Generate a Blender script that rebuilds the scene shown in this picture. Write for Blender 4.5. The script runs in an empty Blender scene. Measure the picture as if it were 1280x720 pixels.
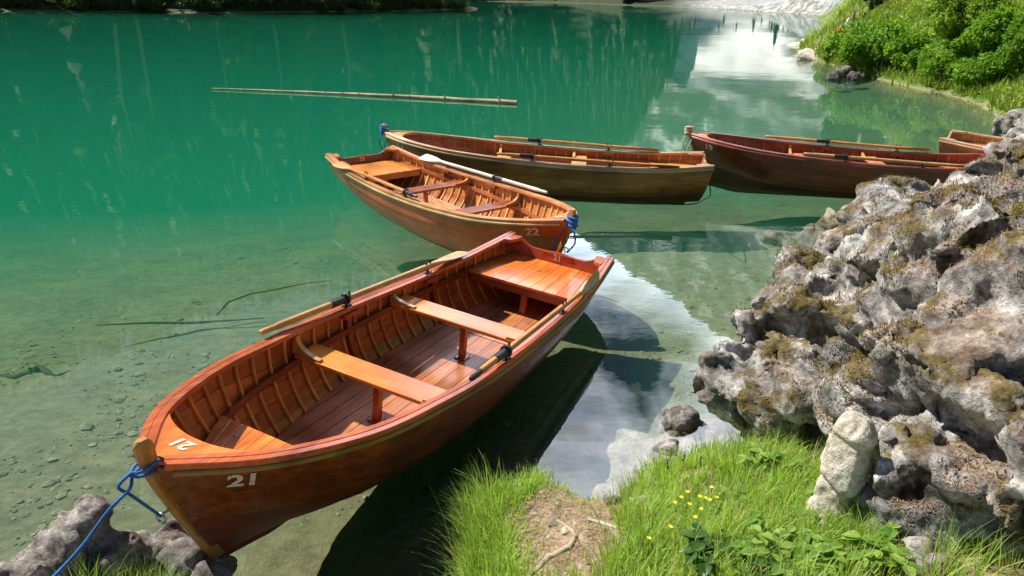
import bpy, bmesh, math, random
import numpy as np
from mathutils import Vector, Matrix, Euler
from math import radians as R, sin, cos, pi
random.seed(7); rng = np.random.default_rng(7)
sc = bpy.context.scene
COL = sc.collection

# ------------------------------------------------------------------ camera
FPX, PITCH, ROLL, CAMH = 941.3, R(21.74), R(0.77), 2.8
cam_d = bpy.data.cameras.new('camera'); cam_d.sensor_width = 36.0
cam_d.lens = 36.0 * FPX / 1280.0; cam_d.clip_start = 0.05; cam_d.clip_end = 9000
cam = bpy.data.objects.new('camera', cam_d); COL.objects.link(cam)
fwd = Vector((0, cos(PITCH), -sin(PITCH))); up = Vector((0, sin(PITCH), cos(PITCH))); rt = Vector((1, 0, 0))
r2 = rt * cos(ROLL) + up * sin(ROLL); u2 = up * cos(ROLL) - rt * sin(ROLL)
cam.matrix_world = Matrix(((r2.x, u2.x, -fwd.x, 0), (r2.y, u2.y, -fwd.y, 0), (r2.z, u2.z, -fwd.z, CAMH), (0, 0, 0, 1)))
sc.camera = cam

# ------------------------------------------------------------------ light
SUN_AZ = R(-62)      # compass bearing from +Y, negative = to the left
SUN_EL = R(51)
sun_dir = Vector((sin(SUN_AZ) * cos(SUN_EL), cos(SUN_AZ) * cos(SUN_EL), sin(SUN_EL)))
sd = bpy.data.lights.new('sun', 'SUN'); sd.energy = 5.0; sd.angle = R(0.5); sd.color = (1.0, 0.93, 0.82)
sun = bpy.data.objects.new('sun', sd); COL.objects.link(sun)
sun.rotation_euler = sun_dir.to_track_quat('Z', 'Y').to_euler()

wd = bpy.data.worlds.new('World'); sc.world = wd; wd.use_nodes = True
nt = wd.node_tree; N = nt.nodes; Lk = nt.links; N.clear()
def dirv(az, el):
    az, el = R(az), R(el); return (sin(az) * cos(el), cos(az) * cos(el), sin(el))
wo = N.new('ShaderNodeOutputWorld'); bg = N.new('ShaderNodeBackground'); bg.inputs[1].default_value = 0.05
sky = N.new('ShaderNodeTexSky'); sky.sky_type = 'NISHITA'; sky.sun_disc = False
sky.sun_elevation = SUN_EL; sky.sun_rotation = SUN_AZ; sky.air_density = 1.0; sky.dust_density = 0.6; sky.ozone_density = 2.0
tc = N.new('ShaderNodeTexCoord'); mp = N.new('ShaderNodeMapping'); mp.inputs['Scale'].default_value = (1, 1, 1.8)
no = N.new('ShaderNodeTexNoise'); no.inputs['Scale'].default_value = 5.5; no.inputs['Detail'].default_value = 8; no.inputs['Roughness'].default_value = 0.58; no.inputs['Distortion'].default_value = 0.4
Lk.new(tc.outputs['Generated'], mp.inputs[0]); Lk.new(mp.outputs[0], no.inputs['Vector'])
def wmath(op, a, b=None, clamp=False):
    m = N.new('ShaderNodeMath'); m.operation = op; m.use_clamp = clamp
    for i, v in enumerate((a, b)):
        if v is None: continue
        if isinstance(v, (int, float)): m.inputs[i].default_value = v
        else: Lk.new(v, m.inputs[i])
    return m.outputs[0]
def near_dir(az, el, inner, outer):     # 1 inside, 0 outside, angle-based
    vm = N.new('ShaderNodeVectorMath'); vm.operation = 'DOT_PRODUCT'
    Lk.new(tc.outputs['Generated'], vm.inputs[0]); vm.inputs[1].default_value = dirv(az, el)
    mr = N.new('ShaderNodeMapRange'); mr.inputs['From Min'].default_value = cos(R(outer)); mr.inputs['From Max'].default_value = cos(R(inner))
    Lk.new(vm.outputs['Value'], mr.inputs[0]); return mr.outputs[0]
bank_ = near_dir(16, 25, 10, 22)         # the bank of cloud over the valley head
hole = near_dir(8.5, 26.5, 0.5, 8)     # a blue gap in it
low = near_dir(6, 34, 1, 10)
dens = wmath('ADD', no.outputs['Fac'], wmath('MULTIPLY', bank_, 0.50))
dens = wmath('SUBTRACT', dens, wmath('MULTIPLY', hole, 0.36))
mr = N.new('ShaderNodeMapRange'); mr.inputs['From Min'].default_value = 0.66; mr.inputs['From Max'].default_value = 0.92; Lk.new(dens, mr.inputs[0])
n2 = N.new('ShaderNodeTexNoise'); n2.inputs['Scale'].default_value = 6; n2.inputs['Detail'].default_value = 5; Lk.new(mp.outputs[0], n2.inputs['Vector'])
cr = N.new('ShaderNodeValToRGB'); cr.color_ramp.elements[0].position = .35; cr.color_ramp.elements[0].color = (46, 54, 72, 1); cr.color_ramp.elements[1].position = .62; cr.color_ramp.elements[1].color = (104, 108, 114, 1)
Lk.new(n2.outputs['Fac'], cr.inputs[0])
mx = N.new('ShaderNodeMixRGB'); Lk.new(mr.outputs[0], mx.inputs[0]); Lk.new(sky.outputs[0], mx.inputs[1]); Lk.new(cr.outputs[0], mx.inputs[2])
Lk.new(mx.outputs[0], bg.inputs[0]); Lk.new(bg.outputs[0], wo.inputs[0])

sc.view_settings.view_transform = 'Standard'; sc.view_settings.look = 'None'
sc.view_settings.exposure = 0.62; sc.view_settings.gamma = 1.0
sc.render.engine = 'CYCLES'
cy = sc.cycles; cy.use_denoising = True; cy.max_bounces = 8; cy.diffuse_bounces = 2; cy.glossy_bounces = 3
cy.transmission_bounces = 4; cy.transparent_max_bounces = 16; cy.volume_bounces = 1; cy.caustics_reflective = False; cy.caustics_refractive = False
cy.sample_clamp_indirect = 4.0

# ------------------------------------------------------------------ helpers
def W(px, py, d):
    """a point seen at (px,py) at horizontal distance d (metres) from the photographer"""
    a = px - 640.0; b = py - 360.0
    u = a * cos(ROLL) + b * sin(ROLL); v = -(-a * sin(ROLL) + b * cos(ROLL))
    q = (u, FPX * cos(PITCH) + v * sin(PITCH), -FPX * sin(PITCH) + v * cos(PITCH))
    k = d / math.hypot(q[0], q[1]); return Vector((q[0] * k, q[1] * k, CAMH + q[2] * k))

def tag(o, label=None, cat=None, group=None, kind=None):
    if label: o['label'] = label
    if cat: o['category'] = cat
    if group: o['group'] = group
    if kind: o['kind'] = kind
    return o
def empty(name, loc=(0, 0, 0), rot=(0, 0, 0)):
    o = bpy.data.objects.new(name, None); COL.objects.link(o); o.location = loc; o.rotation_euler = rot; o.empty_display_size = .2
    return o

class MB:
    def __init__(s): s.v = []; s.f = []; s.m = []; s.t = []
    def add(s, vs, fs, m=0, t=.5):
        o = len(s.v); s.v += [tuple(p) for p in vs]
        for f in fs: s.f.append([i + o for i in f]); s.m.append(m); s.t.append(t)
    def hexa(s, p, m=0, t=.5):   # 8 points: bottom loop then top loop
        s.add(p, [(3, 2, 1, 0), (4, 5, 6, 7), (0, 1, 5, 4), (1, 2, 6, 5), (2, 3, 7, 6), (3, 0, 4, 7)], m, t)
    def box(s, c, sz, m=0, t=.5, M=None):
        c = Vector(c); h = [x / 2 for x in sz]
        P = [Vector((a * h[0], b * h[1], z * h[2])) for z in (-1, 1) for a, b in ((-1, -1), (1, -1), (1, 1), (-1, 1))]
        if M is not None: P = [M @ p for p in P]
        s.hexa([c + p for p in P], m, t)
    def tube(s, pts, rad, n=8, m=0, t=.5, cap=True, flat=1.0):
        pts = [Vector(p) for p in pts]; k = len(pts)
        if not hasattr(rad, '__len__'): rad = [rad] * k
        ring = []; prev = None
        for i, p in enumerate(pts):
            d = (pts[min(i + 1, k - 1)] - pts[max(i - 1, 0)]).normalized()
            if prev is None:
                a = Vector((0, 0, 1)) if abs(d.z) < .9 else Vector((1, 0, 0)); prev = d.cross(a).normalized()
            x = (prev - d * prev.dot(d)).normalized(); y = d.cross(x); prev = x
            ring += [p + (x * cos(2 * pi * j / n) + y * sin(2 * pi * j / n) * flat) * rad[i] for j in range(n)]
        F = [(i * n + j, i * n + (j + 1) % n, (i + 1) * n + (j + 1) % n, (i + 1) * n + j) for i in range(k - 1) for j in range(n)]
        if cap: F += [tuple(range(n - 1, -1, -1)), tuple(range((k - 1) * n, k * n))]
        s.add(ring, F, m, t)
    def sweep(s, A, m=0, t=.5, closed_profile=True, cap=True):  # A: list of rings (same length)
        k = len(A); n = len(A[0]); V = [p for r in A for p in r]
        rg = range(n) if closed_profile else range(n - 1)
        F = [(i * n + j, i * n + (j + 1) % n, (i + 1) * n + (j + 1) % n, (i + 1) * n + j) for i in range(k - 1) for j in rg]
        if cap and closed_profile: F += [tuple(range(n - 1, -1, -1)), tuple(range((k - 1) * n, k * n))]
        s.add(V, F, m, t)
    def prism(s, poly, off, m=0, t=.5):   # poly: 3d points, off: vector
        n = len(poly); off = Vector(off); V = [Vector(p) for p in poly] + [Vector(p) + off for p in poly]
        F = [tuple(range(n - 1, -1, -1)), tuple(range(n, 2 * n))] + [(i, (i + 1) % n, n + (i + 1) % n, n + i) for i in range(n)]
        s.add(V, F, m, t)
    def build(s, name, mats, parent=None, smooth=None, bevel=None, fix=True):
        me = bpy.data.meshes.new(name); me.from_pydata(s.v, [], s.f)
        if not isinstance(mats, (list, tuple)): mats = [mats]
        for mt in mats: me.materials.append(mt)
        me.polygons.foreach_set('material_index', s.m)
        at = me.attributes.new('tone', 'FLOAT', 'FACE'); at.data.foreach_set('value', [float(x) for x in s.t])
        if fix:
            bm = bmesh.new(); bm.from_mesh(me); bmesh.ops.recalc_face_normals(bm, faces=bm.faces); bm.to_mesh(me); bm.free()
        if smooth is not None:
            me.polygons.foreach_set('use_smooth', [True] * len(me.polygons)); me.set_sharp_from_angle(angle=R(smooth))
        me.update()
        o = bpy.data.objects.new(name, me); COL.objects.link(o)
        if parent is not None: o.parent = parent
        if bevel:
            b = o.modifiers.new('bevel', 'BEVEL'); b.width = bevel; b.segments = 2; b.limit_method = 'ANGLE'; b.angle_limit = R(50)
        return o

def np_mesh(name, V, F, mats, parent=None, smooth=False, tone=None, mi=None):
    """V (n,3) array, F (m,k) int array"""
    V = np.asarray(V, np.float32); F = np.asarray(F, np.int32); m, k = F.shape
    me = bpy.data.meshes.new(name); me.vertices.add(len(V)); me.vertices.foreach_set('co', V.ravel())
    me.loops.add(m * k); me.loops.foreach_set('vertex_index', F.ravel())
    me.polygons.add(m); me.polygons.foreach_set('loop_start', np.arange(0, m * k, k, dtype=np.int32))
    try: me.polygons.foreach_set('loop_total', np.full(m, k, np.int32))
    except Exception: pass
    if not isinstance(mats, (list, tuple)): mats = [mats]
    for mt in mats: me.materials.append(mt)
    if mi is not None: me.polygons.foreach_set('material_index', np.asarray(mi, np.int32))
    me.polygons.foreach_set('use_smooth', np.full(m, bool(smooth)))
    if tone is not None:
        at = me.attributes.new('tone', 'FLOAT', 'FACE'); at.data.foreach_set('value', np.asarray(tone, np.float32))
    me.update(calc_edges=True); me.validate()
    o = bpy.data.objects.new(name, me); COL.objects.link(o)
    if parent is not None: o.parent = parent
    return o

# ---- numpy noise
def _hash(ix, iy, iz, seed):
    h = (ix.astype(np.int64) * 374761393 + iy.astype(np.int64) * 668265263 + iz.astype(np.int64) * 2147483647 + seed * 974711) & 0xffffffff
    h = ((h ^ (h >> 13)) * 1274126177) & 0xffffffff; h = ((h ^ (h >> 16)) * 2246822519) & 0xffffffff
    return ((h ^ (h >> 15)) & 0xffffff) / float(0xffffff)
def vnoise(P, seed=0):
    i = np.floor(P); f = P - i; u = f * f * f * (f * (f * 6 - 15) + 10); r = 0
    for dx in (0, 1):
        for dy in (0, 1):
            for dz in (0, 1):
                w = (u[:, 0] if dx else 1 - u[:, 0]) * (u[:, 1] if dy else 1 - u[:, 1]) * (u[:, 2] if dz else 1 - u[:, 2])
                r = r + w * _hash(i[:, 0] + dx, i[:, 1] + dy, i[:, 2] + dz, seed)
    return r * 2 - 1
def fbm(P, octs=5, seed=0, lac=2.03, g=.5):
    P = np.asarray(P, float); a = 1.; s = 0; t = 0
    for o in range(octs): s = s + a * vnoise(P, seed + o); t += a; a *= g; P = P * lac + 17.3
    return s / t
def ridged(P, octs=4, seed=0, g=.5):
    P = np.asarray(P, float); a = 1.; s = 0; t = 0
    for o in range(octs): s = s + a * (1 - np.abs(vnoise(P, seed + o)) * 2); t += a; a *= g; P = P * 2.1 + 9.1
    return s / t
def voro(P, seed=0):
    P = np.asarray(P, float); i = np.floor(P); f1 = np.full(len(P), 9.); f2 = np.full(len(P), 9.); cell = np.zeros(len(P)); c1 = np.zeros((len(P), 3))
    for dx in (-1, 0, 1):
        for dy in (-1, 0, 1):
            for dz in (-1, 0, 1):
                c = i + np.array([dx, dy, dz]); q = c + np.stack([_hash(c[:, 0], c[:, 1], c[:, 2], seed + k) for k in (1, 2, 3)], 1)
                dd = ((q - P) ** 2).sum(1) ** .5; h = _hash(c[:, 0], c[:, 1], c[:, 2], seed + 7)
                n1 = dd < f1; f2 = np.where(n1, f1, np.minimum(f2, dd)); cell = np.where(n1, h, cell); c1[n1] = q[n1]; f1 = np.where(n1, dd, f1)
    return f1, f2, cell, c1
def sstep(a, b, x):
    t = np.clip((np.asarray(x, float) - a) / (b - a), 0, 1); return t * t * (3 - 2 * t)

# ------------------------------------------------------------------ materials
def newmat(name):
    m = bpy.data.materials.new(name); m.use_nodes = True; nt = m.node_tree; nt.nodes.clear()
    o = nt.nodes.new('ShaderNodeOutputMaterial'); b = nt.nodes.new('ShaderNodeBsdfPrincipled'); nt.links.new(b.outputs[0], o.inputs[0])
    return m, nt, b, o
def nd(nt, typ, **kw):
    n = nt.nodes.new(typ)
    for k, v in kw.items():
        if k in n.inputs: 
            if isinstance(v, bpy.types.NodeSocket): nt.links.new(v, n.inputs[k])
            else: n.inputs[k].default_value = v
        else: setattr(n, k, v)
    return n
def mth(nt, op, a, b=0.0, clamp=False):
    m = nt.nodes.new('ShaderNodeMath'); m.operation = op; m.use_clamp = clamp
    for i, v in enumerate((a, b)):
        if isinstance(v, (int, float)): m.inputs[i].default_value = v
        else: nt.links.new(v, m.inputs[i])
    return m.outputs[0]
def ramp(nt, fac, stops, interp='LINEAR'):
    r = nt.nodes.new('ShaderNodeValToRGB'); r.color_ramp.interpolation = interp; e = r.color_ramp.elements
    while len(e) < len(stops): e.new(.5)
    for i, (p, c) in enumerate(stops): e[i].position = p; e[i].color = (*c, 1) if len(c) == 3 else c
    nt.links.new(fac, r.inputs[0]); return r.outputs[0]
def mixc(nt, fac, a, b, mode='MIX'):
    m = nt.nodes.new('ShaderNodeMixRGB'); m.blend_type = mode
    for i, v in enumerate((fac, a, b)):
        if isinstance(v, (int, float)): m.inputs[i].default_value = v
        elif isinstance(v, tuple): m.inputs[i].default_value = (*v, 1)
        else: nt.links.new(v, m.inputs[i])
    return m.outputs[0]

def wood(name, c1, c2, axis='x', rough=.35, coat=.5, speck=.0, gsc=1.0, tonev=.5, bump=.25, wear=.0, wearc=(.5, .42, .3), grime=.0):
    m, nt, b, o = newmat(name)
    tcn = nd(nt, 'ShaderNodeTexCoord'); s = (1.3, 17, 17) if axis == 'x' else ((17, 1.3, 17) if axis == 'y' else (17, 17, 1.3))
    at = nd(nt, 'ShaderNodeAttribute', attribute_name='tone')
    off = nd(nt, 'ShaderNodeCombineXYZ', X=mth(nt, 'MULTIPLY', at.outputs['Fac'], 37.0), Y=mth(nt, 'MULTIPLY', at.outputs['Fac'], 19.0))
    mpn = nd(nt, 'ShaderNodeMapping', Vector=tcn.outputs['Object']); mpn.inputs['Scale'].default_value = tuple(x * gsc for x in s); nt.links.new(off.outputs[0], mpn.inputs['Location'])
    n1 = nd(nt, 'ShaderNodeTexNoise', Vector=mpn.outputs[0], Scale=1.0, Detail=7.0, Roughness=.62, Distortion=.9)
    n2 = nd(nt, 'ShaderNodeTexNoise', Vector=mpn.outputs[0], Scale=5.0, Detail=3.0, Roughness=.6)
    f = mth(nt, 'ADD', mth(nt, 'MULTIPLY', n1.outputs['Fac'], .75), mth(nt, 'MULTIPLY', n2.outputs['Fac'], .25))
    c = ramp(nt, f, [(.34, c1), (.66, c2)])
    tv = nd(nt, 'ShaderNodeMapRange', Value=at.outputs['Fac']); tv.inputs['To Min'].default_value = 1 - tonev * .55; tv.inputs['To Max'].default_value = 1 + tonev * .55
    c = mixc(nt, 1.0, c, tv.outputs[0], 'MULTIPLY')
    big = nd(nt, 'ShaderNodeTexNoise', Vector=tcn.outputs['Object'], Scale=2.3, Detail=5.0, Roughness=.65)
    c = mixc(nt, 1.0, c, ramp(nt, big.outputs['Fac'], [(.32, (.58, .54, .50)), (.68, (1.22, 1.22, 1.2))]), 'MULTIPLY')
    if wear:
        wn = nd(nt, 'ShaderNodeTexNoise', Vector=mpn.outputs[0], Scale=1.6, Detail=8.0, Roughness=.72)
        c = mixc(nt, mth(nt, 'MULTIPLY', ramp(nt, wn.outputs['Fac'], [(.52, (0, 0, 0)), (.66, (1, 1, 1))]), wear), c, wearc)
    rg = mth(nt, 'ADD', mth(nt, 'MULTIPLY', big.outputs['Fac'], .3), rough - .13)
    if grime:
        so = nd(nt, 'ShaderNodeSeparateXYZ', Vector=tcn.outputs['Object']); gz_ = nd(nt, 'ShaderNodeMapRange', Value=mth(nt, 'ADD', so.outputs['Z'], mth(nt, 'MULTIPLY', big.outputs['Fac'], .14))); gz_.inputs['From Min'].default_value = .17; gz_.inputs['From Max'].default_value = .07
        gn = nd(nt, 'ShaderNodeTexNoise', Vector=mpn.outputs[0], Scale=3.0, Detail=6.0, Roughness=.7)
        c = mixc(nt, mth(nt, 'MULTIPLY', mth(nt, 'MULTIPLY', gz_.outputs[0], gn.outputs['Fac']), grime), c, (.20, .17, .10))
    if speck:
        vo = nd(nt, 'ShaderNodeTexVoronoi', Vector=tcn.outputs['Object'], Scale=26.0, Randomness=1.0)
        sp = mth(nt, 'LESS_THAN', vo.outputs['Distance'], .055)
        n4 = nd(nt, 'ShaderNodeTexNoise', Vector=tcn.outputs['Object'], Scale=3.0)
        sp = mth(nt, 'MULTIPLY', sp, ramp(nt, n4.outputs['Fac'], [(.45, (0, 0, 0)), (.6, (1, 1, 1))]))
        c = mixc(nt, mth(nt, 'MULTIPLY', sp, speck), c, (.62, .52, .38))
    nt.links.new(c, b.inputs['Base Color']); nt.links.new(rg, b.inputs['Roughness'])
    b.inputs['Coat Weight'].default_value = coat * .8; b.inputs['Specular IOR Level'].default_value = .35; b.inputs['Coat Roughness'].default_value = .13
    bp = nd(nt, 'ShaderNodeBump', Height=f, Strength=bump, Distance=.002); nt.links.new(bp.outputs[0], b.inputs['Normal'])
    return m
def plain(name, c, rough=.5, metal=0.0, var=.15, sc_=30, bump=.0, coat=0):
    m, nt, b, o = newmat(name)
    tcn = nd(nt, 'ShaderNodeTexCoord'); n1 = nd(nt, 'ShaderNodeTexNoise', Vector=tcn.outputs['Object'], Scale=float(sc_), Detail=5.0, Roughness=.6)
    c = mixc(nt, n1.outputs['Fac'], tuple(x * (1 - var) for x in c), tuple(min(1, x * (1 + var)) for x in c))
    nt.links.new(c, b.inputs['Base Color']); b.inputs['Roughness'].default_value = rough; b.inputs['Metallic'].default_value = metal; b.inputs['Coat Weight'].default_value = coat
    if bump:
        bp = nd(nt, 'ShaderNodeBump', Height=n1.outputs['Fac'], Strength=bump, Distance=.004); nt.links.new(bp.outputs[0], b.inputs['Normal'])
    return m
def leafmat(name, c1, c2, trans=.35, rough=.5):
    m, nt, b, o = newmat(name)
    at = nd(nt, 'ShaderNodeAttribute', attribute_name='tone')
    c = ramp(nt, at.outputs['Fac'], [(0, c1), (1, c2)])
    nt.links.new(c, b.inputs['Base Color']); b.inputs['Roughness'].default_value = rough; b.inputs['Specular IOR Level'].default_value = .3
    tr = nd(nt, 'ShaderNodeBsdfTranslucent'); nt.links.new(mixc(nt, 1.0, c, (1.25, 1.3, .6), 'MULTIPLY'), tr.inputs[0])
    mxs = nd(nt, 'ShaderNodeMixShader', Fac=trans); nt.links.new(b.outputs[0], mxs.inputs[1]); nt.links.new(tr.outputs[0], mxs.inputs[2]); nt.links.new(mxs.outputs[0], o.inputs[0])
    return m

# ================================================================== ROWING BOATS
BL = 4.6
KT = np.array([0, .15, .32, .5, .68, .84, .94, 1.])
KB = np.array([.53, .605, .645, .67, .635, .515, .30, .06])
KZ = np.array([.468, .415, .41, .442, .495, .566, .627, .665])
def spl(ky, t):
    t = np.asarray(t, float); m = np.gradient(ky, KT); i = np.clip(np.searchsorted(KT, t) - 1, 0, len(KT) - 2); h = KT[i + 1] - KT[i]; s = (t - KT[i]) / h
    return (2 * s**3 - 3 * s**2 + 1) * ky[i] + (s**3 - 2 * s**2 + s) * h * m[i] + (-2 * s**3 + 3 * s**2) * ky[i + 1] + (s**3 - s**2) * h * m[i + 1]
from functools import lru_cache
@lru_cache(None)
def HB(t): return float(spl(KB, t))
@lru_cache(None)
def HZ(t): return float(spl(KZ, t))
def ZK(t): return -.17 + .05 * (1 - min(t / .25, 1)) ** 2 + .05 * max(0, (t - .8) / .2) ** 2
def NE(t):
    if t < .4: return 1.75 + (2.5 - 1.75) * float(sstep(0, .35, t))
    return 2.5 + (1.22 - 2.5) * float(sstep(.55, 1.0, t))
def XO(t, zn):
    return -.36 * float(sstep(.72, 1, t)) * max(0, 1 - zn) ** 1.12 + .10 * float(sstep(.3, 0, t)) * (1 - zn)
def S(t, v, off=0.0): return _S(t, v, off).copy()
@lru_cache(None)
def _S(t, v, off=0.0):
    """hull surface, port side (+y); v 0 keel .. 1 sheer"""
    n = NE(t); a = v * pi / 2
    def pt(t, v):
        a = min(max(v, 0), 1) * pi / 2; n = NE(t); zk = ZK(t); zs = HZ(t); zn = 1 - max(cos(a), 0) ** (2 / n); yy = max(sin(a), 0) ** (2 / n)
        return Vector(((t - .5) * BL + XO(t, zn), max(.012, HB(t) * yy * (.94 + .06 * v)), zk + (zs - zk) * zn))
    p = pt(t, v)
    if off:
        e = .01; dt = pt(min(t + e, 1), v) - pt(max(t - e, 0), v); dv = pt(t, min(v + e, 1)) - pt(t, max(v - e, 0))
        nn = dv.cross(dt) * -1
        nn = dt.cross(dv) * -1 if nn.y < 0 else nn
        if nn.y < 0: nn = -nn
        if nn.length > 1e-9:
            k = nn.normalized() * off
            if off < 0 and p.y + k.y < p.y * .35 + .001: k *= max(0, (p.y * .65 - .001)) / max(1e-6, -k.y)
            p = p + k
    return p
def v_at_z(t, z):
    zk, zs = ZK(t), HZ(t); zn = min(max((z - zk) / (zs - zk), 0), 1); n = NE(t)
    return math.acos(max(0, (1 - zn)) ** (n / 2)) / (pi / 2)
def inner_w(t, z, off=-.016): return S(t, v_at_z(t, z), off)
@lru_cache(None)
def ww_at(x, z, off=-.016):
    """inner half width of the hull at local x and height z"""
    t = t_of_x(x)
    for _ in range(10): t = min(1, max(0, t + (x - S(t, v_at_z(t, z), off).x) / BL * .9))
    return S(t, v_at_z(t, z), off).y
def mir(p, s): return Vector((p[0], p[1] * s, p[2]))
def t_of_x(x): return x / BL + .5

def text_bm(body, size):
    cu = bpy.data.curves.new('lettering', 'FONT'); cu.body = body; cu.size = size; cu.offset = size * .036; cu.align_x = 'CENTER'; cu.align_y = 'CENTER'; cu.resolution_u = 6
    ob = bpy.data.objects.new('lettering', cu); COL.objects.link(ob); bpy.context.view_layer.update()
    me = bpy.data.meshes.new_from_object(ob.evaluated_get(bpy.context.evaluated_depsgraph_get()))
    V = [v.co.copy() for v in me.vertices]; F = [tuple(p.vertices) for p in me.polygons]
    bpy.data.objects.remove(ob); bpy.data.curves.remove(cu); bpy.data.meshes.remove(me)
    return V, F

BREAKS = [0, .17, .30, .42, .53, .64, .75, .86, 1.0]
TS = [i / 54 for i in range(55)]
TH_T = (.3916, .6314); TH_Z = .345; FZ = .015
def make_boat(num, M, loc, yaw, trim, heel, label, sc_=1.0):
    root = empty('rowing_boat'); tag(root, label, 'boat', 'rowing boats moored along the lake shore')
    root.matrix_world = Matrix.Translation(loc) @ Matrix.Rotation(R(yaw), 4, 'Z') @ Matrix.Rotation(-R(trim), 4, 'Y') @ Matrix.Rotation(R(heel), 4, 'X') @ Matrix.Scale(sc_, 4)
    mb = MB()
    lap = .009
    for s in (1, -1):
        for k in range(len(BREAKS) - 1):
            a, b = BREAKS[k], BREAKS[k + 1]; tone = .5 + .35 * (random.random() - .5)
            rows = [(a, lap), (a + (b - a) * .33, lap * .66), (a + (b - a) * .66, lap * .33), (b, 0)]
            g = [[mir(S(t, v, o), s) for (v, o) in rows] for t in TS]
            if k: 
                for i, t in enumerate(TS): g[i].insert(0, mir(S(t, a, 0), s))
            else:
                for i, t in enumerate(TS): p = S(t, a, lap); g[i].insert(0, Vector((p.x, 0, p.z)))
            g = [[p for p in r_] for r_ in g]
            mb.sweep(g, 0 if S(.5, (a + b) / 2).z > .01 else 3, tone, closed_profile=False, cap=False)
        rows = [v / 20 for v in range(21)]
        for k in range(len(BREAKS) - 1):
            a, b = BREAKS[k], BREAKS[k + 1]; tone = .5 + .5 * (random.random() - .5)
            rr = [(a, -.010), (a + (b - a) * .5, -.013), (b, -.016)] + ([(b, -.010)] if k < len(BREAKS) - 2 else [])
            mb.sweep([[mir(S(t, v, o), s) for v, o in rr] for t in TS], 1, tone, closed_profile=False, cap=False)
    hull = mb.build('hull', [M['hull'], M['inside'], M['inside'], M['bottom']], root, smooth=28, fix=False)
    # keel
    mb = MB(); ks = [t for t in TS if .02 < t] + [1.0]
    mb.sweep([[Vector((S(t, 0).x, y, ZK(t) + z)) for y, z in ((-.016, .004), (.016, .004), (.014, -.045 * min(1, (1 - t) * 9 + .1)), (-.014, -.045 * min(1, (1 - t) * 9 + .1)))] for t in ks])
    mb.build('keel', M['bottom'], root)
    # stem post, swept up past the sheer
    mb = MB(); pts = []
    for i in range(2, 15):
        v = i / 14; p = S(1.0, v); pts.append((p.x, p.z, .048, .075))
    top = pts[-1]; dx = top[0] - pts[-4][0]; dz = top[1] - pts[-4][1]; l = math.hypot(dx, dz); dx /= l; dz /= l
    dx *= .5; dz = math.sqrt(1 - dx * dx)
    for q, w, dp in ((.04, .05, .08), (.09, .05, .08), (.115, .044, .07), (.13, .028, .045)): pts.append((top[0] + dx * q, top[1] + dz * q, w, dp))
    rings = []
    for x, z, w, dp in pts:
        c = .3 * w
        rings.append([Vector((x + fx, y, z)) for fx, y in ((-.012 - dp * .35, -w / 2), (-.012 + dp * .40, -w / 2), (-.012 + dp * .62, -w / 2 + c), (-.012 + dp * .62, w / 2 - c), (-.012 + dp * .40, w / 2), (-.012 - dp * .35, w / 2))])
    mb.sweep(rings); mb.build('stem_post', M['ochre_z'], root, smooth=40)
    # transom with wineglass top
    def ttop(y):
        u = abs(y) / HB(0); return HZ(0) - .075 * float(sstep(.86, .50, u)) + .012 * float(sstep(.3, .0, u))
    prof = [S(0, v, .002) for v in [i / 16 for i in range(17)]]
    ys = [HB(0) * q / 24 for q in range(24, -25, -1)]
    b = HB(0)
    outer = [(p.x - .004, p.y, p.z) for p in prof] ; xt = prof[-1].x - .004
    topl = [(xt, y, ttop(y)) for y in ys[1:-1]]
    other = [(p[0], -p[1], p[2]) for p in reversed(outer)]
    mb = MB(); poly = outer + topl + other[:-1]
    # triangulated by strips: split into vertical slices to keep it planar & clean
    def zbot(y):
        lo, hi = 0, 1
        for _ in range(24):
            mid = (lo + hi) / 2
            if S(0, mid).y < abs(y): lo = mid
            else: hi = mid
        return S(0, lo)
    sl = []
    for y in ys:
        pb = zbot(y); zt = max(ttop(y), pb.z + .001)
        xb = pb.x - .004
        sl.append([Vector((xb + .03, y, pb.z)), Vector((xb - .002, y, pb.z)), Vector((xt - .002, y, zt)), Vector((xt + .03, y, zt))])
    mb.sweep(sl); tr = mb.build('transom', M['transom'], root, smooth=40)
    mb = MB(); zc = ttop(0) - .047
    mb.box((xt + .036, 0, zc), (.012, .30, .075), 0, .4); pl = mb.build('number_board', M['panel'], tr, bevel=.002)
    V, F = text_bm(num, .085); mb = MB()
    mb.add([(xt + .0445, v.x, zc + v.y) for v in V], F); mb.build('number', M['white'], pl, fix=False)
    mb = MB(); mb.box((xt + .034, .40, HZ(0) - .06), (.006, .085, .05), 0, .5); mb.build('brass_plate', MT['brass'], tr)
    # gunwales
    gun = []
    for s in (1, -1):
        mb = MB(); rings = []
        for t in [i / 60 * .995 for i in range(61)]:
            bb = HB(t); z = HZ(t); x = (t - .5) * BL
            # direction along plan
            e = .004; tx = BL * 2 * e; ty = HB(min(t + e, 1)) - HB(max(t - e, 0)); l = math.hypot(tx, ty); nx, ny = -ty / l, tx / l
            def q(o, zz): 
                y = max(.004, bb + ny * o); return Vector((x + nx * o, y * s, z + zz))
            rings.append([q(.018, .0), q(.016, .021), q(.012, .025), q(-.018, .026), q(-.022, .0225), q(-.026, .026), q(-.058, .024), q(-.062, .018), q(-.062, -.004), q(-.05, -.008), q(.016, -.006)])
        mb.sweep(rings, 0, .5); g = mb.build('gunwale', M['gunwale'], root, smooth=35); gun.append(g)
        mb = MB(); rings = []
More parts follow.
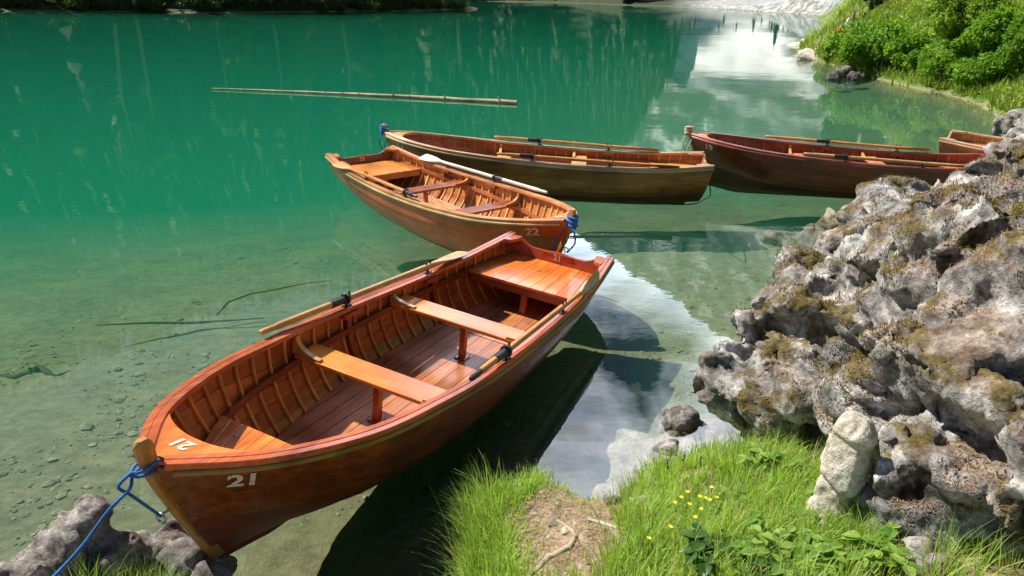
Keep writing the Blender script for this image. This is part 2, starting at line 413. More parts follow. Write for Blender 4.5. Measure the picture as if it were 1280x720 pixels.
        for t in [i / 60 * .99 for i in range(61)]:
            bb = HB(t); z = HZ(t); x = (t - .5) * BL; ty = (HB(min(t + .004, 1)) - HB(max(t - .004, 0))); l = math.hypot(.008 * BL, ty); nx, ny = -ty / l, .008 * BL / l
            def q(o, zz): return Vector((x + nx * o, (bb + ny * o) * s, z + zz))
            rings.append([q(.002, -.008), q(.020, -.009), q(.026, -.016), q(.026, -.030), q(.018, -.036), q(.000, -.036)])
        mb.sweep(rings); mb.build('rub_rail', M['rail'], g, smooth=35)
    # breasthook (bow deck)
    mb = MB(); ts = [.915 + i * .0093 for i in range(9)]
    P = [];
    for t in ts: P.append(((t - .5) * BL, HB(t) - .05 if t < .985 else .02))
    edge = [Vector((x, max(y, .008), HZ(t_of_x(x)) + .019)) for x, y in P]
    inn = []; w0 = edge[0].y
    for i in range(9):
        y = w0 * (1 - i / 8); inn.append(Vector((edge[0].x + .11 * (1 - (y / w0) ** 2) ** .5 * 1.0 + .0, y, 0)))
    cols = []
    for i in range(17):
        y = w0 * (1 - i / 8); xa = edge[0].x + .13 * max(0, 1 - (abs(y) / w0) ** 2.2)
        xf = np.interp(-abs(y), [-e.y for e in edge], [e.x for e in edge])
        cols.append((y, xa, max(xf, xa + .002)))
    for i in range(16):
        q = []
        for zz in (-.03, 0):
            for (y, xa, xf), w in ((cols[i], 0), (cols[i], 1), (cols[i + 1], 1), (cols[i + 1], 0)):
                x = xf if w else xa; q.append(Vector((x, y, HZ(min(1, t_of_x(x))) + .019 + zz)))
        mb.hexa(q, 0, .5)
    bh = mb.build('bow_deck', M['seat'], root)
    V, F = text_bm(num, .105); mb = MB(); xc = cols[8][1] + .075
    mb.add([(xc + v.y, -v.x, HZ(t_of_x(xc + v.y)) + .0225) for v in V], F); mb.build('number', M['white'], bh, fix=False)
    # number on both bows
    for s in (1, -1):
        V, F = text_bm(num, .116); mb = MB(); vs = []
        for v in V:
            x = BL / 2 - .29 + (-s) * v.x + .22 * v.y; zq = HZ(t_of_x(x)) - .105 + v.y; t = t_of_x(x)
            for _ in range(12):
                vv = v_at_z(t, zq); px = S(t, vv).x; t = min(1, t + (x - px) / BL)
            vs.append(mir(S(t, vv, .0115), s))
        mb.add(vs, F); mb.build('number', M['white'], hull, fix=False)
    # ribs
    tt = .035
    while tt < .935:
        for s in (1, -1):
            mb = MB(); v0 = v_at_z(tt, FZ - .03) if tt < .86 else .3; rings = []
            dx = .0105
            for i in range(11):
                v = v0 + (.985 - v0) * i / 10; a = S(tt, v, -.014); c = S(tt, v, -.029)
                rings.append([mir(Vector((a.x - dx, a.y, a.z)), s), mir(Vector((a.x + dx, a.y, a.z)), s), mir(Vector((c.x + dx * .8, c.y, c.z)), s), mir(Vector((c.x - dx * .8, c.y, c.z)), s)])
            mb.sweep(rings, 0, random.random()); mb.build('rib', M['rib'], root, smooth=35)
        tt += .0335
    # broad frames
    for ft in (.285, .525):
        for s in (1, -1):
            mb = MB(); v0 = v_at_z(ft, FZ - .02); rings = []
            for i in range(11):
                v = v0 + (.975 - v0) * i / 10; a = S(ft, v, -.014); c = S(ft, v, -.05)
                rings.append([mir(Vector((a.x - .024, a.y, a.z)), s), mir(Vector((a.x + .024, a.y, a.z)), s), mir(Vector((c.x + .022, c.y, c.z)), s), mir(Vector((c.x - .022, c.y, c.z)), s)])
            mb.sweep(rings, 0, .3); mb.build('frame', M['frame'], root, smooth=35)
    # risers the seats rest on
    zr = TH_Z - .062
    for s in (1, -1):
        mb = MB(); rings = []
        for t in [.04 + i * .0222 for i in range(41)]:
            p = inner_w(t, zr, -.030); n = Vector((0, -1, 0))
            rings.append([mir(p + Vector((0, 0, -.024)), s), mir(p + Vector((0, 0, .024)), s), mir(p + Vector((0, -.02, .026)), s), mir(p + Vector((0, -.02, -.022)), s)])
        mb.sweep(rings, 0, .35); mb.build('riser', M['frame'], root, smooth=35)
    # floorboards
    mb = MB(); wpl = .118
    seams = [.06, .30, .555, .80, .87] if num != '22' else [.06, .42, .70, .87]
    for j in range(-6, 7):
        y0, y1 = (j - .5) * wpl + .0025, (j + .5) * wpl - .0025
        for a, b in zip(seams[:-1], seams[1:]):
            tone = random.random(); n = 8; row = []
            for i in range(n + 1):
                t = a + .0012 + (b - a - .0024) * i / n; x = (t - .5) * BL; w = ww_at(x, FZ, -.05); zf = FZ + .05 * max(0, t - .7) / .2
                u0, u1 = max(-w, min(w, y0)), max(-w, min(w, y1))
                if u1 - u0 < .004: continue
                x = (t - .5) * BL; row.append([Vector((x, u0, zf - .012)), Vector((x, u1, zf - .012)), Vector((x, u1, zf)), Vector((x, u0, zf))])
            if len(row) > 1: mb.sweep(row, 0, tone)
    row = []
    for i in range(25):
        t = .045 + .83 * i / 24; x = (t - .5) * BL; w = ww_at(x, FZ - .02, -.022); z = FZ - .0155 + .05 * max(0, t - .7) / .2
        row.append([Vector((x, -w, z - .006)), Vector((x, w, z - .006)), Vector((x, w, z)), Vector((x, -w, z))])
    mb.sweep(row, 1, .5); mb.build('floorboards', [M['floor'], MT['dark']], root)
    # thwarts
    for th in TH_T:
        x = (th - .5) * BL; w = min(ww_at(x - .1, TH_Z - .03, -.032), ww_at(x + .1, TH_Z - .03, -.032))
        mb = MB(); mb.box((x, 0, TH_Z - .014), (.215, 2 * w, .028), 0, random.random()); o = mb.build('thwart', M['thwart'], root, bevel=.006)
        mb = MB(); mb.box((x, 0, (TH_Z - .028 + FZ) / 2), (.05, .045, TH_Z - .028 - FZ), 0, .4); mb.box((x, 0, TH_Z - .036), (.07, .22, .016), 0, .4); mb.box((x, 0, FZ + .006), (.09, .09, .012), 0, .2)
        mb.build('post', M['post'], o, bevel=.003)
        for s in (1, -1):
            xx = x + .066; yy = inner_w(th, TH_Z + .03, -.03).y; yt = HB(th) - .050; zt = HZ(th) - .008
            prof = [(yy, TH_Z + .001)] + [(yt - .21 + .19 * sin(a) - .0, TH_Z + .016 + (zt - TH_Z - .016) * (1 - cos(a))) for a in [i / 8 * pi / 2 for i in range(9)]] + [(yt + .01, zt)]
            prof = [(yy, TH_Z + .001), (yt - .215, TH_Z + .001)] + prof[1:]
            mb = MB(); mb.prism([(xx, p[0] * s, p[1]) for p in prof], (.038, 0, 0)); mb.build('knee', M['ochre_z'], o, bevel=.003)
    SZ = TH_Z - .045
    # stern seat (planks run fore and aft), apron and post
    ta = .168; xe = (ta - .5) * BL; mb = MB(); ny = 9; w = ww_at(xe, SZ - .05, -.035); x0 = xt + .034
    for j in range(ny):
        f0, f1 = -1 + 2 * j / ny, -1 + 2 * (j + 1) / ny; row = []
        for i in range(7):
            t = ta + (t_of_x(x0) - ta) * i / 6; x = (t - .5) * BL; ww = ww_at(x, SZ - .02, -.032)
            if j in (0, ny - 1): a0, a1 = f0 * ww, f1 * ww
            a0, a1 = f0 * ww + .0018, f1 * ww - .0018
            row.append([Vector((x, a0, SZ - .02)), Vector((x, a1, SZ - .02)), Vector((x, a1, SZ)), Vector((x, a0, SZ))])
        mb.sweep(row, 0, .25 if j in (0, ny - 1) else .35 + .6 * random.random())
    o = mb.build('stern_seat', M['seat'], root, bevel=.002)
    mb = MB(); mb.box((xe - .012, 0, SZ - .056), (.026, 2 * w - .02, .07), 0, .3); mb.build('apron', M['apron'], o, bevel=.003)
    mb = MB(); mb.box((xe - .06, 0, (SZ - .02 + FZ) / 2), (.05, .055, SZ - .022 - FZ), 0, .5); mb.build('post', M['post'], o, bevel=.003)
    
    # bow seat, planks fan out from the bow, outermost planks toned dark as the shadow along the hull
    tb = .822; xa = (tb - .5) * BL; xb = (.945 - .5) * BL; mb = MB(); wa = ww_at(xa, TH_Z - .06, -.034); nf = 11; zb = TH_Z - .012
    for j in range(nf):
        f0, f1 = -1 + 2 * j / nf, -1 + 2 * (j + 1) / nf; row = []
        for i in range(9):
            t = tb + (.945 - tb) * i / 8; x = (t - .5) * BL; ww = ww_at(x, zb - .02, -.03)
            a0, a1 = f0 * ww + .0015, f1 * ww - .0015
            row.append([Vector((x, a0, zb - .02)), Vector((x, a1, zb - .02)), Vector((x, a1, zb)), Vector((x, a0, zb))])
        mb.sweep(row, 0, .12 if j in (0, nf - 1) else .35 + .65 * random.random())
    o = mb.build('bow_seat', M['seat'], root, bevel=.0015)
    mb = MB(); mb.box((xa + .012, 0, zb - .052), (.024, 2 * wa - .02, .06), 0, .3); mb.build('apron', M['apron'], o, bevel=.003)
    # quarter knees
    for s in (1, -1):
        mb = MB(); z = HZ(0) + .0; y0 = HB(.0) - .055
        prof = [(xt + .034, y0 + .02), (xt + .034, y0 - .09)] + [(xt + .034 + .20 * sin(a), y0 - .09 + .095 * (1 - cos(a))) for a in [i / 6 * pi / 2 for i in range(1, 7)]] + [(xt + .25, y0 + .02)]
        mb.prism([(p[0], p[1] * s, z - .018) for p in prof], (0, 0, .032), 0, .45); mb.build('quarter_knee', M['gunwale'], root, bevel=.002)
    # oarlocks on pads
    for lt in (.30, .525):
        for s in (1, -1):
            x = (lt - .5) * BL; y = (HB(lt) - .025) * s; z = HZ(lt); mb = MB()
            mb.box((x, y - .035 * s, z - .024), (.17, .05, .03), 1, .5)
            mb.box((x, y, z + .028), (.08, .035, .007), 0); mb.tube([(x, y, z + .02), (x, y, z + .055)], .009, 8)
            pts = [(x + .036 * cos(a), y, z + .092 + .036 * sin(a)) for a in [R(130 + i * 28) for i in range(11)]]
            mb.tube([(x - .030, y, z + .132)] + pts + [(x + .030, y, z + .132)], .0075, 8)
            mb.build('oarlock', [MT['black_metal'], M['panel']], root, smooth=50)
    # mooring ring
    mb = MB(); c = S(1, .62) + Vector((.045, 0, 0)); c.y = 0
    mb.tube([c + Vector((-.05, 0, 0)), c + Vector((.015, 0, 0))], .008, 8)
    mb.tube([c + Vector((.03, .026 * cos(a), -.02 + .026 * sin(a))) for a in [2 * pi * i / 14 for i in range(15)]], .0055, 6, cap=False)
    mb.build('mooring_ring', MT['steel'], root, smooth=50)
    return root

MT = {}
MT['brass'] = plain('brass', (.42, .33, .13), .45, .6, .25, 60)
MT['dark'] = plain('dark_wood', (.03, .018, .012), .7)
MT['black_metal'] = plain('black_metal', (.02, .02, .022), .35, .7)
MT['black_rubber'] = plain('black_rubber', (.02, .021, .024), .45, 0)
MT['steel'] = plain('steel', (.55, .55, .55), .3, 1)
def numpaint(name, c, under):
    m, nt, b, o = newmat(name); tcn = nd(nt, 'ShaderNodeTexCoord'); n1 = nd(nt, 'ShaderNodeTexNoise', Vector=tcn.outputs['Object'], Scale=75.0, Detail=6.0, Roughness=.75)
    nt.links.new(mixc(nt, ramp(nt, n1.outputs['Fac'], [(.38, (1, 1, 1)), (.46, (0, 0, 0))]), c, tuple(x * 1.4 for x in under)), b.inputs['Base Color']); b.inputs['Roughness'].default_value = .6; return m
def boat_mats(k):
    c = dict(
        a=dict(hull=((.09, .018, .003), (.33, .085, .012)), inside=((.18, .038, .005), (.46, .13, .016)), gun=((.34, .055, .015), (.60, .155, .038)), rail=((.20, .135, .025), (.34, .23, .055)), seat=((.58, .10, .012), (.90, .27, .045)), thw=((.60, .16, .015), (.88, .33, .045)), floor=((.28, .085, .030), (.60, .24, .095)), rib=((.44, .19, .045), (.68, .34, .10)), frame=((.16, .030, .012), (.30, .065, .022)), och=((.42, .20, .04), (.62, .34, .09)), bot=((.15, .035, .02), (.25, .06, .035)), tran=((.30, .045, .018), (.50, .10, .035))),
        b=dict(hull=((.44, .075, .008), (.74, .17, .022)), inside=((.42, .13, .03), (.70, .28, .075)), gun=((.45, .16, .05), (.70, .32, .11)), rail=((.40, .34, .13), (.58, .50, .22)), seat=((.50, .16, .03), (.78, .33, .08)), thw=((.26, .055, .022), (.42, .11, .045)), floor=((.48, .24, .12), (.68, .38, .2)), rib=((.62, .42, .2), (.8, .6, .34)), frame=((.38, .11, .03), (.58, .2, .06)), och=((.44, .16, .03), (.66, .30, .07)), bot=((.26, .15, .09), (.36, .22, .14)), tran=((.2, .06, .03), (.34, .11, .05))),
        c=dict(hull=((.20, .088, .018), (.40, .20, .05)), inside=((.38, .10, .015), (.66, .21, .04)), gun=((.50, .28, .13), (.75, .48, .27)), rail=((.50, .40, .2), (.66, .56, .32)), seat=((.62, .30, .06), (.82, .46, .12)), thw=((.6, .28, .07), (.8, .44, .14)), floor=((.36, .16, .08), (.5, .26, .14)), rib=((.52, .26, .08), (.7, .4, .15)), frame=((.3, .09, .03), (.45, .15, .05)), och=((.55, .32, .1), (.75, .5, .2)), bot=((.12, .055, .03), (.2, .09, .05)), tran=((.3, .14, .05), (.45, .22, .08))),
        d=dict(hull=((.09, .018, .005), (.20, .05, .013)), inside=((.24, .05, .012), (.42, .11, .025)), gun=((.26, .06, .05), (.40, .12, .10)), rail=((.24, .06, .05), (.34, .1, .08)), seat=((.55, .14, .025), (.8, .26, .06)), thw=((.55, .14, .04), (.75, .25, .07)), floor=((.26, .1, .06), (.4, .18, .11)), rib=((.4, .17, .06), (.55, .28, .11)), frame=((.2, .05, .02), (.3, .08, .03)), och=((.5, .24, .06), (.7, .4, .12)), bot=((.05, .025, .015), (.1, .05, .03)), tran=((.26, .06, .02), (.4, .1, .04))),
        e=dict(hull=((.50, .24, .08), (.70, .42, .18)), inside=((.40, .16, .04), (.62, .30, .09)), gun=((.48, .34, .2), (.66, .5, .33)), rail=((.5, .38, .22), (.66, .52, .34)), seat=((.5, .22, .05), (.75, .4, .12)), thw=((.55, .25, .07), (.75, .42, .14)), floor=((.4, .2, .1), (.55, .3, .16)), rib=((.55, .3, .1), (.7, .45, .2)), frame=((.35, .14, .05), (.5, .22, .08)), och=((.55, .34, .12), (.75, .5, .2)), bot=((.3, .16, .08), (.42, .24, .13)), tran=((.45, .28, .14), (.62, .42, .24))))[k]
    lighter = dict(a=.3, b=.1, c=.1, d=.3, e=.05)[k]
    M = dict(
        hull=wood(f'varnished hull planking {k}', *c['hull'], rough=.36, coat=.6, speck=.8 if k == 'a' else .3, bump=.2, tonev=.8, wear=.22, wearc=(.42, .19, .07), grime=.7),
        inside=wood(f'varnished inner planking {k}', *c['inside'], rough=.38, coat=.45, speck=.6, tonev=.9, wear=.15, wearc=(.5, .26, .1)),
        bottom=wood(f'bottom paint {k}', *c['bot'], rough=.6, coat=.0, tonev=.3),
        gunwale=wood(f'gunwale wood {k}', *c['gun'], rough=.36, coat=.5, speck=.6, tonev=.3, wear=.25, wearc=(.62, .42, .34)),
        rail=wood(f'rub rail {k}', *c['rail'], rough=.5, coat=.2, tonev=.2),
        seat=wood(f'seat boards {k}', *c['seat'], rough=.3, coat=.6, speck=.9, tonev=.75, gsc=.8, wear=.25, wearc=(.75, .42, .18)),
        thwart=wood(f'thwart board {k}', *c['thw'], axis='y', rough=.33, coat=.55, speck=.6, tonev=.25, gsc=.7, wear=.3, wearc=(.80, .46, .2)),
        floor=wood(f'floorboards {k}', *c['floor'], rough=.45, coat=.35, speck=.3, tonev=.45, wear=.35, wearc=(.52, .30, .22)),
        rib=wood(f'rib wood {k}', *c['rib'], axis='z', rough=.45, coat=.3, tonev=.4),
        frame=wood(f'frame wood {k}', *c['frame'], rough=.4, coat=.4, tonev=.2),
        post=wood(f'post wood {k}', *[tuple(x * 1.5 for x in q) for q in c['frame']], axis='z', rough=.35, coat=.5),
        apron=wood(f'apron wood {k}', *[tuple(min(1, x * 1.25) for x in q) for q in c['frame']], axis='y', rough=.35, coat=.5),
        panel=wood(f'number board {k}', *c['tran'], axis='y', rough=.4, coat=.4),
        transom=wood(f'transom wood {k}', *c['tran'], axis='y', rough=.36, coat=.5, speck=.2),
        ochre_z=wood(f'pale stem wood {k}', *c['och'], axis='z', rough=.38, coat=.5),
        white=numpaint(f'number paint {k}', (.68, .66, .62) if k == 'a' else ((.85, .55, .42) if k == 'b' else (.75, .70, .64)), c['hull'][1]))
    return M
BT = {}
BT['21'] = dict(loc=(-.603, 4.773, .136), yaw=243.8, trim=2.3, heel=-5.0, k='a')
BT['22'] = dict(loc=(-.811, 8.866, .105), yaw=-52.3, trim=-1.6, heel=0.0, k='b', sc_=.975)
BT['14'] = dict(loc=(.45, 11.2, .02), yaw=174.0, trim=.4, heel=1.2, k='c', sc_=1.05)
BT['19'] = dict(loc=(5.11, 11.61, .0), yaw=170.0, trim=0, heel=.8, k='d', sc_=1.025)
BT['16'] = dict(loc=(9.02, 11.25, .14), yaw=-38.0, trim=0, heel=0, k='e')
BLAB = {'21': 'varnished red-brown wooden rowing boat numbered 21, nearest the camera with its bow on the rocks',
        '22': 'wooden rowing boat numbered 22 with sunlit orange interior, floating just behind the nearest boat',
        '14': 'olive-brown wooden rowing boat numbered 14 with a pale gunwale, floating behind boat 22',
        '19': 'dark mahogany rowing boat numbered 19 partly hidden behind the big rock',
        '16': 'pale weathered rowing boat whose stern alone shows above the rock at the right'}
BOAT = {}
for n_, q in BT.items():
    BOAT[n_] = make_boat(n_, boat_mats(q['k']), q['loc'], q['yaw'], q['trim'], q['heel'], BLAB[n_], q.get('sc_', 1.0))
    bpy.context.view_layer.update(); BT[n_]['M'] = BOAT[n_].matrix_world.copy()

# ---- oars (each its own thing, lying in the oarlocks)
OARW = {'tan': wood('oar wood', (.50, .25, .08), (.72, .44, .18), rough=.4, coat=.4, gsc=.8), 'orange': wood('orange oar wood', (.52, .19, .04), (.75, .34, .09), rough=.4, coat=.4, gsc=.8),
        'white': wood('bleached oar wood', (.62, .55, .48), (.86, .80, .74), rough=.5, coat=.2, gsc=.8), 'bladeA': wood('pale blade wood', (.55, .33, .15), (.85, .62, .38), rough=.4, coat=.4, gsc=.6), 'red': wood('red oar blade', (.5, .12, .03), (.7, .2, .06), rough=.35, coat=.5, gsc=.6)}
def make_oar(bn, s, tg, tb, roll, mats, label, lift=(.0, .0), inset=(0.02, 0.02)):
    M = BT[bn]['M']
    # line through the two oarlocks
    l1, l2 = .525, .30
    A = Vector(((l1 - .5) * BL, (HB(l1) - .025) * s, HZ(l1) + .085 + lift[0])); B = Vector(((l2 - .5) * BL, (HB(l2) - .025) * s, HZ(l2) + .085 + lift[1]))
    d = (A - B).normalized(); G = A + d * ((tg - l1) * BL); T = B - d * ((l2 - tb) * BL)
    Lr = (G - T).length
    zx = d; up_ = Vector((0, 0, 1)); yv = up_.cross(zx).normalized(); zv = zx.cross(yv)
    Mo = M @ Matrix(((zx.x, yv.x, zv.x, T.x), (zx.y, yv.y, zv.y, T.y), (zx.z, yv.z, zv.z, T.z), (0, 0, 0, 1)))
    root = empty('oar'); root.matrix_world = Mo; tag(root, label, 'oar', 'oars resting in the oarlocks of the boats')
    rm = Matrix.Rotation(R(roll), 3, 'X'); bl = .50
    mb = MB(); rings = []
    for x, w, th in ((0, .068, .006), (.01, .078, .007), (.12, .080, .009), (.26, .070, .012), (.38, .046, .018), (.46, .026, .024), (bl, .0235, .0235)):
        rings.append([rm @ Vector((x, w * cos(a), th * sin(a) + .0)) for a in [2 * pi * i / 12 for i in range(12)]])
    mb.sweep(rings); mb.build('blade', OARW[mats[1]], root, smooth=50)
    mb = MB(); mb.tube([(bl - .02, 0, 0), (bl + .3, 0, 0), (Lr - .16, 0, 0), (Lr - .13, 0, 0)], [.0225, .0225, .0235, .019], 14); mb.build('shaft', OARW[mats[0]], root, smooth=50)
    mb = MB(); mb.tube([(Lr - .135, 0, 0), (Lr - .02, 0, 0), (Lr, 0, 0)], [.018, .0195, .012], 12); mb.build('grip', MT['black_rubber'] if mats[2] else OARW[mats[0]], root, smooth=50)
    c = (A - T).length; mb = MB(); mb.tube([(c - .02, 0, 0), (c + .0, 0, 0), (c + .17, 0, 0), (c + .175, 0, 0)], [.0235, .029, .029, .0235], 14); mb.tube([(c + .0, 0, 0), (c + .022, 0, 0)], [.041, .041], 14)
    mb.build('collar', MT['black_rubber'], root, smooth=40)
    return root
make_oar('21', -1, .705, .175, 10, ('tan', 'bladeA', 0), 'long tan oar with a flat pale blade on the far gunwale of the nearest boat')
make_oar('21', 1, .635, .115, 100, ('orange', 'bladeA', 1), 'tan oar with black grip and upturned blade on the nearest gunwale of boat 21')
make_oar('22', -1, .585, .10, 15, ('orange', 'tan', 1), 'yellowish oar with a black grip lying along the left gunwale of boat 22')
make_oar('22', 1, .745, .16, 20, ('white', 'white', 0), 'bleached white oar with a broad blade on the far gunwale of boat 22')
make_oar('14', 1, .63, .10, 25, ('orange', 'red', 0), 'slim brown oar lying on the near gunwale of boat 14')
make_oar('14', -1, .675, .14, 25, ('orange', 'red', 0), 'orange oar with a red blade held above the far gunwale of boat 14')
make_oar('19', 1, .655, .13, 25, ('tan', 'tan', 0), 'light brown oar resting on the near gunwale of boat 19')
make_oar('19', -1, .735, .20, 25, ('orange', 'orange', 0), 'orange oar held above the far gunwale of boat 19')

# ================================================================== GROUND, LAKE BED, WATER
SHORE = np.array([(-140, 1.0), (-60, 1.2), (-8, 1.7), (-3.3, 2.35), (-2.7, 2.75), (-2.35, 3.0), (-1.85, 3.0), (-1.45, 2.72), (-.9, 2.2), (-.36, 2.0), (-.24, 2.5), (-.21, 2.9), (-.22, 3.2), (-.20, 3.46), (-.10, 3.60), (.10, 3.78), (.36, 3.74), (.47, 3.56), (.62, 3.60), (.80, 3.82), (1.15, 3.95), (1.6, 4.05), (2.1, 4.25), (2.7, 4.6), (3.5, 5.6), (5.2, 7.0), (8.0, 8.0), (11.4, 9.2), (12.6, 11.5), (12.2, 15), (11.9, 18.3), (12.6, 20.5), (13.0, 23), (12.9, 26), (12.5, 29.5), (12.9, 32), (13.3, 35), (15.5, 42), (21, 55), (30, 78), (38, 100), (35, 125), (27, 146), (10, 170), (-12, 178), (-22, 150), (-10, 122), (-4.6, 110), (-14, 98), (-29, 84), (-51, 80), (-90, 72), (-150, 60), (-150, 1)], float)
def shore_sd(X, Y):
    """signed distance to the shoreline, positive on land"""
    P = np.stack([X.ravel(), Y.ravel()], 1); best = np.full(len(P), 1e9); inside = np.zeros(len(P), bool); n = len(SHORE)
    for i in range(n):
        a = SHORE[i]; b = SHORE[(i + 1) % n]; ab = b - a; t = np.clip(((P - a) @ ab) / (ab @ ab), 0, 1); dd = np.hypot(*(P - a - t[:, None] * ab).T); best = np.minimum(best, dd)
        c = ((a[1] > P[:, 1]) != (b[1] > P[:, 1])); xx = a[0] + (P[:, 1] - a[1]) / (b[1] - a[1] + 1e-12) * ab[0]; inside ^= (c & (P[:, 0] < xx))
    return np.where(inside, -best, best).reshape(X.shape)
def ground_z(X, Y):
    X = np.asarray(X, float); Y = np.asarray(Y, float); sh = X.shape; P3 = np.stack([X.ravel(), Y.ravel(), np.zeros(X.size)], 1)
    dist = np.hypot(X, Y)
    wob = fbm(P3 * 2.2, 4, 3).reshape(sh) * .10 * sstep(.3, 3, dist) + fbm(P3 * .15, 3, 5).reshape(sh) * np.clip(dist * .02, 0, 2.2)
    d = shore_sd(X, Y) + wob
    w = np.minimum(d, 0) * -1
    bed = -(.04 + .28 * (1 - np.exp(-w / .35)) * 1.0 + .045 * w + .0060 * w * w); bed = np.maximum(bed, -9)
    l = np.maximum(d, 0)
    near = .07 + .27 * (1 - np.exp(-l / .35)) + .20 * l
    near = np.where(l > 3, .07 + .27 + .6 + .1 * (l - 3), near)
    right = sstep(7, 11, X) * sstep(150, 90, Y) * sstep(6, 13, Y)
    hill = .10 + .62 * l * sstep(0, 2.5, l) + .22 * np.minimum(l, 2.5)
    left = sstep(30, 70, Y) * sstep(16, -22, X - (Y - 110) * .1)
    lh = .2 + .72 * l * sstep(0, 12, l)
    lh = np.minimum(lh, 118 + 0 * l)
    z = near * (1 - right) + hill * right
    z = z * (1 - left) + lh * left
    z = np.minimum(z, 150)
    far = sstep(115, 140, Y) * (1 - left); azm = np.degrees(np.arctan2(X, Y)); z = z * (1 - far) + far * (.3 + .05 * l + .25 * l * sstep(13, 7, azm))
    g = np.where(d > 0, z, np.where(True, bed, 0))
    s = sstep(-.02, .02, d); g = bed * (1 - s) + z * s
    return g + fbm(P3 * 6.0, 4, 11).reshape(sh) * .018 * sstep(30, 8, dist) + fbm(P3 * .9, 4, 12).reshape(sh) * .05 * sstep(.5, 4, np.abs(d)), d
def axis(lo, hi, n, a, c):
    u = np.linspace(math.asinh((lo - c) / a), math.asinh((hi - c) / a), n); return c + a * np.sinh(u)
gx = axis(-420, 420, 420, 1.6, .2); gy = axis(-25, 620, 440, 2.2, 3.6)
GX, GY = np.meshgrid(gx, gy); GZ, GD = ground_z(GX, GY)
nx_, ny_ = len(gx), len(gy); idx = np.arange(nx_ * ny_).reshape(ny_, nx_)
Fg = np.stack([idx[:-1, :-1], idx[:-1, 1:], idx[1:, 1:], idx[1:, :-1]], -1).reshape(-1, 4)
m, nt, b, o_ = newmat('ground of soil, needles and lake bed'); 
geo = nd(nt, 'ShaderNodeNewGeometry'); sep = nd(nt, 'ShaderNodeSeparateXYZ', Vector=geo.outputs['Position'])
n1 = nd(nt, 'ShaderNodeTexNoise', Vector=geo.outputs['Position'], Scale=9.0, Detail=8.0, Roughness=.7)
n2 = nd(nt, 'ShaderNodeTexNoise', Vector=geo.outputs['Position'], Scale=1.1, Detail=7.0, Roughness=.62, Distortion=.5)
n3 = nd(nt, 'ShaderNodeTexNoise', Vector=geo.outputs['Position'], Scale=55.0, Detail=3.0, Roughness=.7)
vo = nd(nt, 'ShaderNodeTexVoronoi', Vector=geo.outputs['Position'], Scale=13.0)
soil = ramp(nt, n1.outputs['Fac'], [(.34, (.08, .055, .038)), (.5, (.25, .18, .13)), (.66, (.46, .37, .29))])
soil = mixc(nt, ramp(nt, n3.outputs['Fac'], [(.5, (0, 0, 0)), (.62, (1, 1, 1))]), soil, (.36, .23, .14))
# lake bed: pale silt with darker drifts and scattered stones
bedc = ramp(nt, n2.outputs['Fac'], [(.30, (.10, .11, .045)), (.5, (.22, .21, .10)), (.70, (.34, .32, .165))])
bedc = mixc(nt, .55, bedc, ramp(nt, n1.outputs['Fac'], [(.34, (.10, .10, .05)), (.64, (.34, .32, .17))]))
bedc = mixc(nt, ramp(nt, vo.outputs['Distance'], [(.12, (.75, .75, .75)), (.2, (0, 0, 0))]), bedc, (.34, .32, .24))
mp2 = nd(nt, 'ShaderNodeMapping', Vector=geo.outputs['Position']); mp2.inputs['Scale'].default_value = (.5, 2.6, 1); mp2.inputs['Rotation'].default_value = (0, 0, R(-7))
n5 = nd(nt, 'ShaderNodeTexNoise', Vector=mp2.outputs[0], Scale=1.6, Detail=6.0, Roughness=.6)
bedc = mixc(nt, ramp(nt, n5.outputs['Fac'], [(.55, (0, 0, 0)), (.72, (.45, .45, .45))]), bedc, (.09, .10, .05))
wet = nd(nt, 'ShaderNodeMapRange', Value=mth(nt, 'ADD', sep.outputs['Z'], mth(nt, 'MULTIPLY', n1.outputs['Fac'], .06))); wet.inputs['From Min'].default_value = .03; wet.inputs['From Max'].default_value = .10
c = mixc(nt, wet.outputs[0], bedc, soil)
# hillsides: grass green, forest floor darker to the left
gr = ramp(nt, n2.outputs['Fac'], [(.3, (.055, .10, .018)), (.5, (.12, .19, .03)), (.72, (.24, .27, .07))])
farm = nd(nt, 'ShaderNodeMapRange', Value=sep.outputs['Y']); farm.inputs['From Min'].default_value = 9; farm.inputs['From Max'].default_value = 14
c = mixc(nt, mth(nt, 'MULTIPLY', wet.outputs[0], farm.outputs[0]), c, gr)
lft = nd(nt, 'ShaderNodeMapRange', Value=sep.outputs['X']); lft.inputs['From Min'].default_value = 4; lft.inputs['From Max'].default_value = -6
c = mixc(nt, mth(nt, 'MULTIPLY', mth(nt, 'MULTIPLY', lft.outputs[0], farm.outputs[0]), wet.outputs[0]), c, (.035, .05, .018))
scr = nd(nt, 'ShaderNodeMapRange', Value=sep.outputs['Y']); scr.inputs['From Min'].default_value = 92; scr.inputs['From Max'].default_value = 105
rgt = nd(nt, 'ShaderNodeMapRange', Value=mth(nt, 'DIVIDE', sep.outputs['X'], sep.outputs['Y'])); rgt.inputs['From Min'].default_value = .19; rgt.inputs['From Max'].default_value = .24
c = mixc(nt, mth(nt, 'MULTIPLY', scr.outputs[0], wet.outputs[0]), c, (.03, .045, .018))
c = mixc(nt, mth(nt, 'MULTIPLY', mth(nt, 'MULTIPLY', scr.outputs[0], rgt.outputs[0]), wet.outputs[0]), c, ramp(nt, n2.outputs['Fac'], [(.4, (.16, .18, .15)), (.5, (.34, .35, .35)), (.62, (.50, .51, .52))]))
nt.links.new(c, b.inputs['Base Color']); b.inputs['Roughness'].default_value = .95
bp = nd(nt, 'ShaderNodeBump', Height=mth(nt, 'ADD', n1.outputs['Fac'], mth(nt, 'MULTIPLY', n3.outputs['Fac'], .4)), Strength=.8, Distance=.03); nt.links.new(bp.outputs[0], b.inputs['Normal'])
